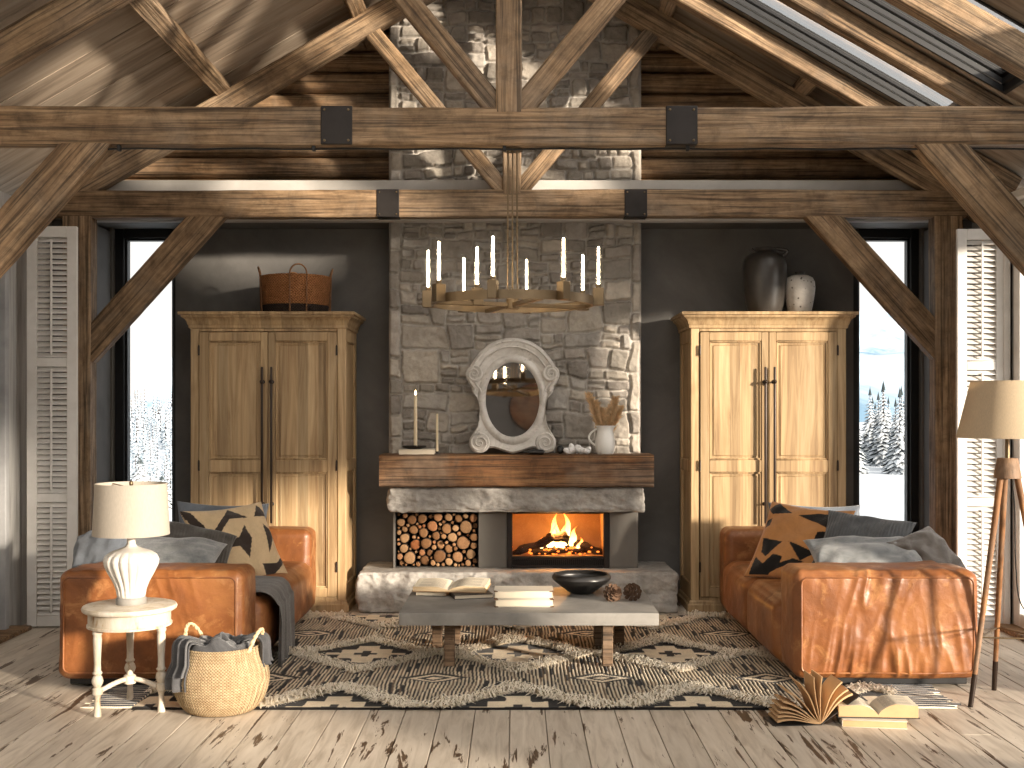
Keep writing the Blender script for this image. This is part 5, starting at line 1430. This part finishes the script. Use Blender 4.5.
# ---- rug
RX0, RX1, RY0, RY1 = -1.89, 2.0, 5.73, 8.33
def dia(x, y):
    best = 9
    fx = (x-0.04)/0.925; dx = np.abs(fx-np.round(fx))*0.925
    d = np.full(np.shape(x), 9.0); DX = dx; DY = np.full(np.shape(x), 9.0)
    for cy in (5.73, 7.0, 8.27):
        dy = np.abs(y-cy); dd = dx/0.475+dy/0.50
        DY = np.where(dd < d, dy, DY); d = np.minimum(d, dd)
    return d, DX, DY
nx, ny = int((RX1-RX0)/0.0052)+1, int((RY1-RY0)/0.0115)+1
X, Y = np.meshgrid(np.linspace(RX0, RX1, nx), np.linspace(RY0, RY1, ny))
wxn = X+vn(X*14, Y*10, 0, 5)*0.008; wyn = Y+vn(X*14, Y*14, 4, 6)*0.008
d, DX, DY = dia(wxn, wyn)
cream = np.array(c(232,214,184)[:3]); ink = np.array(c(26,22,20)[:3]); brn = np.array(c(120,98,76)[:3])
# base: loose vertical strokes of dark and cream yarn
colx = np.floor((X+0.012*vn(X*3, Y*3.5, 0, 8)+0.0012*vn(X*40, Y*14, 0, 18))/0.0104).astype(np.int64)
ph = _h(colx, colx*0+3, colx*0, 91)
cell = np.floor(Y/0.15+ph*3).astype(np.int64)
hv = _h(colx, cell, colx*0+1, 92)
lite = (colx % 2 == 0)
base = np.where((lite & (hv > -0.80))[..., None], cream*(0.80+0.22*hv[..., None]), np.where((hv > 0.45)[..., None], brn*0.8, ink*1.15))
cl_ = base.copy()
fx = (wxn-0.04)/0.925-0.5; dx2 = np.abs(fx-np.round(fx))*0.925
e = np.full(X.shape, 9.0)
for cy in (6.37, 7.63): e = np.minimum(e, dx2/0.20+np.abs(wyn-cy)/0.13)
k = np.floor(e*4.0)
cl_ = np.where((e < 1.0)[..., None], np.where(((k % 2) == 0)[..., None], cream, ink), cl_)
q = np.floor(DX/0.044+0.5)+np.floor(DY/0.052+0.5)
qi = (np.floor(DX/0.044+0.5)).astype(int)
inn = np.where(((q <= 1) | (q >= 6) | ((q == 5) & (qi % 2 == 0)))[..., None], ink, cream)
cl_ = np.where((d < 0.80)[..., None], inn, cl_)
sh = (d >= 0.72) & (d < 1.0)
cl_ = np.where(sh[..., None], cream*0.85, cl_)
edge = (np.abs(Y-RY0) < 0.012)
cl_ = np.where(edge[..., None], ink, cl_)
Z = 0.010+0.003*fbm(X*9, Y*9, 0, 3, 12)+np.where(sh, 0.006, 0)+np.where(lite, 0.004, 0)*(d > 1.0)*(e > 1.0)
z_edge = np.minimum.reduce([X-RX0, RX1-X, Y-RY0, RY1-Y]); Z = np.where(z_edge < 0.004, 0.001, Z)
idx = np.arange(nx*ny).reshape(ny, nx)
f = np.stack([idx[:-1,:-1], idx[:-1,1:], idx[1:,1:], idx[1:,:-1]], -1).reshape(-1, 4).tolist()
v = np.stack([X, Y, Z], -1).reshape(-1, 3)
rg = thing('rug', 'large cream and black kilim rug with shaggy diamond bands', 'rug', (0.05, 7.03, 0))
v[:,0] -= 0.05; v[:,1] -= 7.03
obj('woven_field', (v.tolist(), f), M['rug'], rg, None, True, 0, np.concatenate([cl_.reshape(-1, 3), np.ones((nx*ny, 1))], 1))
r = np.random.default_rng(5)
N = 150000; px_ = r.uniform(RX0, RX1, N); py_ = r.uniform(RY0+0.01, RY1, N)
dd, _, _ = dia(px_+vn(px_*9, py_*9, 0, 15)*0.02, py_+vn(px_*9, py_*9, 3, 16)*0.02)
ok = (dd > 0.72) & (dd < 1.02); px_, py_ = px_[ok][:30000], py_[ok][:30000]
clump = vn(px_*11, py_*11, 0, 21)
ang = r.normal(-PI/2, 0.75, len(px_))+clump*0.9; L = r.uniform(0.04, 0.09, len(px_))*(0.8+0.4*vn(px_*6, py_*6, 0, 23)); up = r.uniform(0.08, 0.5, len(px_))
vv = []; ff = []
for i in range(len(px_)):
    ca, sa = math.cos(ang[i]), math.sin(ang[i]); x, y = px_[i]-0.05, py_[i]-7.03; l = L[i]; h = up[i]*l
    w_ = 0.0046; o = len(vv)
    vv += [(x-sa*w_, y+ca*w_, 0.012), (x+sa*w_, y-ca*w_, 0.012), (x+ca*l*0.5+sa*w_, y+sa*l*0.5-ca*w_, 0.014+h), (x+ca*l*0.5-sa*w_, y+sa*l*0.5+ca*w_, 0.014+h), (x+ca*l, y+sa*l, 0.012+h*0.55)]
    ff += [(o, o+1, o+2, o+3), (o+3, o+2, o+4)]
o = obj('shaggy_band', (vv, ff), M['shag'], rg, None, True, 0); o['kind'] = 'stuff'; o['label'] = 'cream shaggy pile in zigzag bands'
for mt, r0, off, sp in ((M['shag'], 0.0072, 0.0, 0.043), (M['f_dark'], 0.0095, 0.0215, 0.043)):  # second set: dark strands standing in for shade between the cream ones
    m = MB()
    for s, xe in ((-1, RX0), (1, RX1)):
        y = RY0+0.02+off
        while y < RY1:
            L = rnd.uniform(0.22, 0.28); w0 = rnd.uniform(-0.008, 0.008)
            P = [(xe-0.05+s*L*q, y-7.03+w0*q*q+0.003*math.sin(q*9+y*30), r0*0.8+0.003*(1-q)) for q in np.linspace(0, 1, 7)]
            m.add(tube(P, [r0]*6+[r0*0.6], 6, flat=0.7)); y += sp
    o = obj('tassel_fringe', m, mt, rg); o['kind'] = 'stuff'; o['label'] = 'cream tassels' if off == 0 else 'dark strands as shade between the cream tassels'
# ---- books on the floor
def fan_book(par):
    r_ = 0.225; d = 0.15
    angs = [176, 170, 164, 157, 149, 136, 118, 98, 88, 62, 50, 42]
    for i, a in enumerate(angs):
        thick = (0.010, 0.008, 0.007, 0.009, 0.008, 0.006, 0.006, 0.004, 0.005, 0.006, 0.008, 0.010)[i]
        bend = (-0.10 if a > 100 else 0.12)*(1.0 if a not in (98, 88) else 0.3)
        P = []
        R_ = r_*(1.0 if 60 < a < 140 else 0.93)
        for q in np.linspace(0, 1, 10):
            aa = math.radians(a)+bend*math.sin(q*PI)*1.1; P.append((R_*q*math.cos(aa), R_*q*math.sin(aa)+0.004))
        nrm = []
        out = []
        for k, (x, z) in enumerate(P):
            dx = P[min(k+1, 9)][0]-P[max(k-1, 0)][0]; dz = P[min(k+1, 9)][1]-P[max(k-1, 0)][1]; l = math.hypot(dx, dz)
            t_ = (0.0015+(thick-0.0015)*(k/9)**0.8)/2
            nrm.append((-dz/l*t_, dx/l*t_))
        out = [(p[0]+n_[0], max(0.0035, p[1]+n_[1])) for p, n_ in zip(P, nrm)]+[(p[0]-n_[0], max(0.003, p[1]-n_[1])) for p, n_ in list(zip(P, nrm))[::-1]]
        obj('page_leaf', prism(out, -d/2, d/2), M['tan_paper'], par)
    cv_ = MB()
    cv_.add(prism([(-0.232, 0.0005), (0.004, 0.0005), (0.004, 0.003), (-0.232, 0.003)], -d/2-0.004, d/2+0.004))
    a = math.radians(35)
    cv_.add(prism([(0, 0.0), (0.235*math.cos(a), 0.235*math.sin(a)), (0.235*math.cos(a)-0.0016, 0.235*math.sin(a)+0.0022), (-0.0016, 0.0024)], -d/2-0.004, d/2+0.004))
    obj('cover', cv_, M['cover_dark'], par)
fb_ = thing('open_book', 'old book with its tan pages fanned upright on the floor', 'book', M=T(wx(817, 5.5), 5.53, 0.001) @ R('Z', 4)); fan_book(fb_)
c1 = thing('book', 'tan closed book on the floor under the open one', 'book', (wx(873, 5.47), 5.50, 0.0), -7); closed_book(c1, 0.30, 0.20, 0.036, M['cover_cream'], M['tan_paper'])
c2 = thing('open_book', 'open tan book lying on the closed book by the right sofa', 'book', M=T(wx(876, 5.50), 5.535, 0.0375) @ R('Z', -4))
open_book(c2, 0.185, 0.19, 0.050, 0.056, cov=M['cover_dark'], page=M['paper'], edge=M['tan_paper'])
# ---- tripod floor lamp
FX, FY = wx(1007.5, 5.885), 5.885
fl_ = thing('floor_lamp', 'wooden tripod floor lamp with cone shade at the right window', 'lamp', (FX, FY, 0))
zt = wz(458, FY); zb_ = wz(478, FY)
feet = [(-0.227, -0.095), (0.037, 0.255), (0.205, -0.155)]
for i, (fx_, fy_) in enumerate(feet):
    a = math.atan2(fy_, fx_)
    top = Vector((0.035*math.cos(a), 0.035*math.sin(a), zt-0.03)); bot = Vector((fx_, fy_, 0.0))
    n = 16; pts = [top.lerp(bot, q) for q in np.linspace(0, 1, n)]
    lg = obj('leg', tube(pts, [0.0165-0.004*q for q in np.linspace(0, 1, n)], 14), M['lamp_wood'], fl_)
    k = pts[-3]; o = obj('leg_tip', tube([k, (k+bot)/2, bot], [0.0142, 0.0134, 0.0128], 14), M['bronze'], lg)
m = MB(); m.add(lathe([(0, zb_-0.0), (0.067, zb_), (0.067, zb_+0.006), (0.051, zt-0.004), (0.047, zt), (0, zt)], 36, cap=False))
obj('tripod_head', m, M['lamp_wood'], fl_)
m = MB(); m.add(cyl((0, 0, zt-0.002), (0, 0, zt+0.26), 0.0115, 16)); m.add(lathe([(0.02, zt+0.17), (0.02, zt+0.25), (0, zt+0.252)], 20)); obj('stem', m, M['brass'], fl_)
s0, s1 = wz(437.5, FY), wz(381.5, FY)
sg = MB(); sg.add(lathe([(0.247, s0), (0.178, s1)], 72, cap=False)); sg.add(lathe([(0.175, s1), (0.244, s0)], 72, cap=False)); sg.add(ring(0.243, 0.2475, s0-0.002, s0+0.004, 72)); sg.add(ring(0.174, 0.179, s1-0.004, s1+0.002, 72))
obj('lamp_shade', sg, M['shade_warm'], fl_)
m = MB()
for a in range(3): q = math.radians(120*a+40); m.add(cyl((0, 0, s1-0.03), (0.176*math.cos(q), 0.176*math.sin(q), s1-0.006), 0.003, 6))
m.add(cyl((0, 0, zt+0.24), (0, 0, s1-0.025), 0.004, 8)); obj('shade_carrier', m, M['brass'], fl_)
zs = 0.345; tq = (zt-0.03-zs)/(zt-0.03)
m = MB(); pp = []
for fx_, fy_ in feet:
    a = math.atan2(fy_, fx_); pp.append(Vector((0.035*math.cos(a), 0.035*math.sin(a), zt-0.03)).lerp(Vector((fx_, fy_, 0)), tq))
for i in range(3): m.add(cyl(pp[i], pp[(i+1) % 3], 0.0045, 8))
obj('brace_rod', m, M['brass'], fl_)
P = [(0.02, 0.0, zb_), (0.045, 0.02, zb_-0.15), (0.06, 0.04, zb_-0.45), (0.09, 0.05, zb_-0.65), (0.17, 0.02, 0.4), (0.26, -0.05, 0.2), (0.30, -0.12, 0.006), (0.24, -0.26, 0.006), (0.10, -0.32, 0.006), (0.05, -0.42, 0.006), (0.14, -0.50, 0.006), (0.34, -0.50, 0.006), (0.6, -0.42, 0.006)]
def smooth(P, n=8):
    P = [Vector(p) for p in P]; out = []
    for i in range(len(P)-1):
        p0, p1, p2, p3 = P[max(i-1, 0)], P[i], P[i+1], P[min(i+2, len(P)-1)]
        for k in range(n):
            t = k/n; out.append(0.5*((2*p1)+(p2-p0)*t+(2*p0-5*p1+4*p2-p3)*t*t+(3*p1-p0-3*p2+p3)*t**3))
    return out+[P[-1]]
obj('power_cord', tube([(p.x, p.y, max(0.005, p.z)) for p in smooth(P)], 0.0035, 6), M['cord'], fl_)
# ---- louvred shutters
def shutter(name_lab, px0, px1, D, py0, py1, yaw, mat):
    w = (px1-px0)*D/F/math.cos(math.radians(abs(yaw))); z0, z1 = wz(py1, D), wz(py0, D); h = z1-z0
    t = thing('window_shutter', name_lab, 'shutter', (wx((px0+px1)/2, D), D, z0), yaw, 'louvred shutters')
    st = w*0.20; m = MB()
    for s in (-1, 1): m.add(bxx(s*w/2, s*(w/2-st), -0.016, 0.016, 0, h, 0.003))
    secs = [(0.07, 0.31*h), (0.31*h+0.06, 0.66*h-0.03), (0.66*h+0.03, h-0.075)]
    rails = [(0, secs[0][0]), (secs[0][1], secs[1][0]), (secs[1][1], secs[2][0]), (secs[2][1], h)]
    for a, b in rails: m.add(bxx(-w/2+st, w/2-st, -0.016, 0.016, a, b, 0.003))
    obj('frame', m, mat, t)
    m = MB(); wi = w-2*st
    for a, b in secs:
        n = int((b-a)/0.0365)
        for i in range(n):
            m.add(box(wi, 0.044, 0.0065, (0, 0, 0), 0.002), T(0, 0, a+(i+0.5)*(b-a)/n) @ R('X', 42))
    obj('louvre_slats', m, mat, t)
    m = MB()
    for a, b in secs: m.add(bxx(-0.007, 0.007, -0.030, -0.020, a+0.02, b-0.02, 0.002))
    obj('tilt_rod', m, mat, t)
    m = MB()
    for z in (0.3, h*0.5, h-0.3): m.add(cyl((w/2*(-1 if px0 < 500 else 1), 0.018, z-0.04), (w/2*(-1 if px0 < 500 else 1), 0.018, z+0.04), 0.007, 8))
    obj('hinge', m, M['iron'], t)
    return t
shutter('grey louvred shutter folded open beside the left post', 28, 77, 7.9, 226.5, 626, 3, M['white_wood'])
shutter('bright white louvred shutter folded open beside the right post', 957, 1005, 7.88, 229, 631, -3, M['white_wood'])
# ================================================================== OUTSIDE
def terr(x, y):
    x = np.asarray(x, float); y = np.asarray(y, float)
    right = -0.45-2.7*sst(14, 70, y)+1.0*sst(95, 320, y)
    left = -0.45-9.5*sst(14, 110, y)+8.6*sst(125, 260, y)
    k = sst(-10, 6, x*40/np.maximum(y, 12))
    return left*(1-k)+right*k + 0.05*fbm(x*0.2, y*0.2, 0, 3, 81)*sst(12, 30, y)+ 0.5*fbm(x*0.02, y*0.02, 0, 3, 82)*sst(30, 90, y)
xs = np.concatenate([np.linspace(-160, -12, 60), np.linspace(-11, 11, 45), np.linspace(12, 160, 60)])
ys = np.concatenate([np.linspace(-40, 9, 26), np.linspace(9.6, 60, 60), np.linspace(61.5, 330, 120)])
X, Y = np.meshgrid(xs, ys); Z = terr(X, Y)
idx = np.arange(X.size).reshape(X.shape)
f = np.stack([idx[:-1,:-1], idx[:-1,1:], idx[1:,1:], idx[1:,:-1]], -1).reshape(-1, 4).tolist()
o = obj('terrain', (np.stack([X, Y, Z], -1).reshape(-1, 3).tolist(), f), M['snow'], None, None, True, 0); o['kind'] = 'structure'; o['label'] = 'snow covered ground outside the windows'; o['category'] = 'snow'
def mountain(name, lab, x0, x1, y, base, top_fn, depth, seed):
    xs = np.linspace(x0, x1, 150); ts = np.linspace(0, 1, 50)
    X, Tt = np.meshgrid(xs, ts); crest = top_fn(X)
    Y = y+depth*Tt; Z = base+(crest-base)*(1-(1-Tt)**1.7)+fbm(X*0.012, Tt*6, 0, 5, seed)*22*Tt*(1-Tt*0.8)
    idx = np.arange(X.size).reshape(X.shape)
    f = np.stack([idx[:-1,:-1], idx[:-1,1:], idx[1:,1:], idx[1:,:-1]], -1).reshape(-1, 4).tolist()
    o = obj(name, (np.stack([X, Y, Z], -1).reshape(-1, 3).tolist(), f), M['mount'], None, None, True, 0); o['kind'] = 'structure'; o['label'] = lab; o['category'] = 'mountain'
mountain('mountain', 'snowy mountain ridge seen through the right window', -300, 1500, 900, -10, lambda x: 128+18*np.sin(x*0.012)+12*fbm(x*0.01, 0, 0, 3, 91), 420, 95)
mountain('hill', 'nearer snow slope seen through the right window', -20, 420, 330, -4, lambda x: 28+0.045*(x-150)+4*fbm(x*0.02, 0, 0, 3, 92), 160, 97)
def conifer(h, r0, seed, tiers, mat, twig=11):
    r = random.Random(seed); m = MB(); 
    for i in range(tiers):
        t = i/(tiers-1); z = h*(0.08+0.88*t); R_ = r0*(1-t)**0.85+0.03*h*0.3
        nb = max(5, int(twig*(1-t*0.55))); a0 = r.uniform(0, 6.28)
        for k in range(nb):
            a = a0+2*PI*k/nb+r.uniform(-0.2, 0.2); L = R_*r.uniform(0.75, 1.12); dr = L*r.uniform(0.30, 0.5)
            ca, sa = math.cos(a), math.sin(a); w = L*0.26
            p0 = (0, 0, z+L*0.10); p1 = (ca*L*0.55-sa*w, sa*L*0.55+ca*w, z-dr*0.45); p2 = (ca*L, sa*L, z-dr); p3 = (ca*L*0.55+sa*w, sa*L*0.55-ca*w, z-dr*0.45); p4 = (ca*L*0.5, sa*L*0.5, z-dr*0.12); p5 = (ca*L*0.5, sa*L*0.5, z-dr*0.75)
            m.add(([p0, p1, p2, p3, p4, p5], [(0,4,1), (1,4,2), (2,4,3), (3,4,0), (0,1,5), (1,2,5), (2,3,5), (3,0,5)]))
    m.add(lathe([(0.12*r0, h*0.9), (0.02*r0, h*1.0), (0, h*1.03)], 6))
    return m
def tree(name, lab, grp, g, h, mat, loc, rz=0):
    t = thing(name, lab, 'tree', loc, rz, grp)
    obj('foliage', g, mat, t, None, False); obj('trunk', lathe([(h*0.022, 0), (h*0.004, h*0.9)], 8), M['trunk'], t)
    return t
pr_ = [tree('conifer', 'dark snow dusted conifer in the tree line outside the right window', 'conifers outside the right window', conifer(6.0, 1.25, i, 22, None), 6.0, M['conifer'], (0,0,0)) for i in range(3)]
spots = []; r5 = random.Random(8)
for _ in range(900):
    px = r5.uniform(826, 940); D = r5.uniform(84, 118); s = r5.uniform(0.85, 1.2); x = wx(px, D)
    if all((x-wx(p, q))**2+(D-q)**2 > (1.32*(s+s2))**2 for p, q, s2 in spots): spots.append((px, D, s))
    if len(spots) >= 34: break
for i, (px, D, s) in enumerate(spots):
    t = pr_[i] if i < 3 else copy_tree(pr_[i % 3])
    x = wx(px, D); t.location = (x, D, float(terr(x, D))-0.15); t.rotation_euler = (0, 0, i*1.7); t.scale = (s, s, s)
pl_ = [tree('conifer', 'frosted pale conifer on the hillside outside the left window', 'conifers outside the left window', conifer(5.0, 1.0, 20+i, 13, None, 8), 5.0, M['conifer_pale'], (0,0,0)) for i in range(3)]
rr_ = random.Random(4); k = 0; used = []
tries = 0
while k < 150 and tries < 6000:
    tries += 1
    D = rr_.uniform(112, 262); px = rr_.uniform(112, 184)
    if D > 225 and rr_.random() < 0.55: continue
    x = wx(px, D); s = rr_.uniform(0.7, 1.3)*(0.75+D/500)
    if any((x-a_)**2+(D-b_)**2 < (1.15*(s+s2))**2 for a_, b_, s2 in used): continue
    used.append((x, D, s))
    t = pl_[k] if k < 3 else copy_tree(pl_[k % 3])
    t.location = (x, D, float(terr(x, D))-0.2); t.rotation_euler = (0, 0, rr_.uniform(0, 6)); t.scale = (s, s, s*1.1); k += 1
D = 34; x = wx(140, D); zt_ = wz(458, D); zg = float(terr(x, D))-0.1
tree('conifer', 'nearest snowy conifer, its tip showing above the left lamp', None, conifer(zt_-zg, 0.95, 40, 24, None, 13), zt_-zg, M['conifer'], (x, D, zg))
D = 40; x = wx(162, D); zt_ = wz(476, D); zg = float(terr(x, D))-0.1
tree('conifer', 'second nearest snowy conifer, low beside the nearest one', None, conifer(zt_-zg, 0.9, 41, 24, None, 13), zt_-zg, M['conifer'], (x, D, zg))
# ================================================================== LIGHT, CAMERA
def light(name, kind, energy, color, loc, rot=None, **kw):
    l = bpy.data.lights.new(name, kind); l.energy = energy; l.color = color
    for k, v in kw.items(): setattr(l, k, v)
    o = bpy.data.objects.new(name, l); COL.objects.link(o); o.location = loc
    if rot is not None: o.rotation_euler = rot
    return o
SUN_AZ, SUN_EL = 50.0, 9.0         # from the right front, low
d = Vector((-math.sin(math.radians(SUN_AZ))*math.cos(math.radians(SUN_EL)), math.cos(math.radians(SUN_AZ))*math.cos(math.radians(SUN_EL)), -math.sin(math.radians(SUN_EL))))
sun = light('sun', 'SUN', 8.2, (1.0, 0.87, 0.71), (8, -6, 4), d.to_track_quat('-Z', 'Y').to_euler(), angle=math.radians(3.5))
fire_l = light('fire_light', 'POINT', 16.0, (1.0, 0.42, 0.10), (fc, YF+0.13, FZ+0.17), shadow_soft_size=0.05)
w = bpy.data.worlds.new('world'); S.world = w; w.use_nodes = True
nt = w.node_tree; bg = nt.nodes['Background']
tc_ = nt.nodes.new('ShaderNodeTexCoord'); sp = nt.nodes.new('ShaderNodeSeparateXYZ'); nt.links.new(tc_.outputs['Generated'], sp.inputs[0])
cr = nt.nodes.new('ShaderNodeValToRGB'); nt.links.new(sp.outputs[2], cr.inputs[0])
cr.color_ramp.elements[0].position = 0.0; cr.color_ramp.elements[0].color = (0.98, 0.93, 0.87, 1)
cr.color_ramp.elements[1].position = 0.55; cr.color_ramp.elements[1].color = (0.62, 0.67, 0.70, 1)
# the sky is brighter and warmer round the low sun
vm = nt.nodes.new('ShaderNodeVectorMath'); vm.operation = 'DOT_PRODUCT'; nt.links.new(tc_.outputs['Generated'], vm.inputs[0]); vm.inputs[1].default_value = tuple(-d)
gl_ = nt.nodes.new('ShaderNodeMapRange'); gl_.interpolation_type = 'SMOOTHSTEP'; nt.links.new(vm.outputs['Value'], gl_.inputs[0])
gl_.inputs[1].default_value = -0.1; gl_.inputs[2].default_value = 1.0; gl_.inputs[3].default_value = 0.0; gl_.inputs[4].default_value = 1.0
b2_ = nt.nodes.new('ShaderNodeBackground'); b2_.inputs[0].default_value = (1.0, 0.91, 0.81, 1)
ml = nt.nodes.new('ShaderNodeMath'); ml.operation = 'MULTIPLY'; nt.links.new(gl_.outputs[0], ml.inputs[0]); ml.inputs[1].default_value = 2.3
nt.links.new(ml.outputs[0], b2_.inputs[1])
ad = nt.nodes.new('ShaderNodeAddShader'); nt.links.new(bg.outputs[0], ad.inputs[0]); nt.links.new(b2_.outputs[0], ad.inputs[1])
nt.links.new(ad.outputs[0], nt.nodes['World Output'].inputs[0])
nt.links.new(cr.outputs[0], bg.inputs[0]); bg.inputs[1].default_value = 0.95
cam = bpy.data.cameras.new('camera'); co = bpy.data.objects.new('camera', cam); COL.objects.link(co)
co.location = (CX, 0, CH); co.rotation_euler = (PI/2, 0, 0)
cam.sensor_width = 36; cam.lens = F/1024*36; cam.shift_x = -4/1024; cam.shift_y = 25/1024; cam.clip_end = 3000
S.camera = co
S.view_settings.view_transform = 'Standard'; S.view_settings.look = 'None'; S.view_settings.gamma = 1.0; S.view_settings.use_curve_mapping = False
S.view_settings.exposure = 0.36
S.cycles.max_bounces = 8; S.cycles.diffuse_bounces = 4; S.cycles.glossy_bounces = 4; S.cycles.transparent_max_bounces = 12; S.cycles.transmission_bounces = 4
S.cycles.caustics_reflective = False; S.cycles.caustics_refractive = False; S.cycles.sample_clamp_indirect = 6.0
S.cycles.use_denoising = True
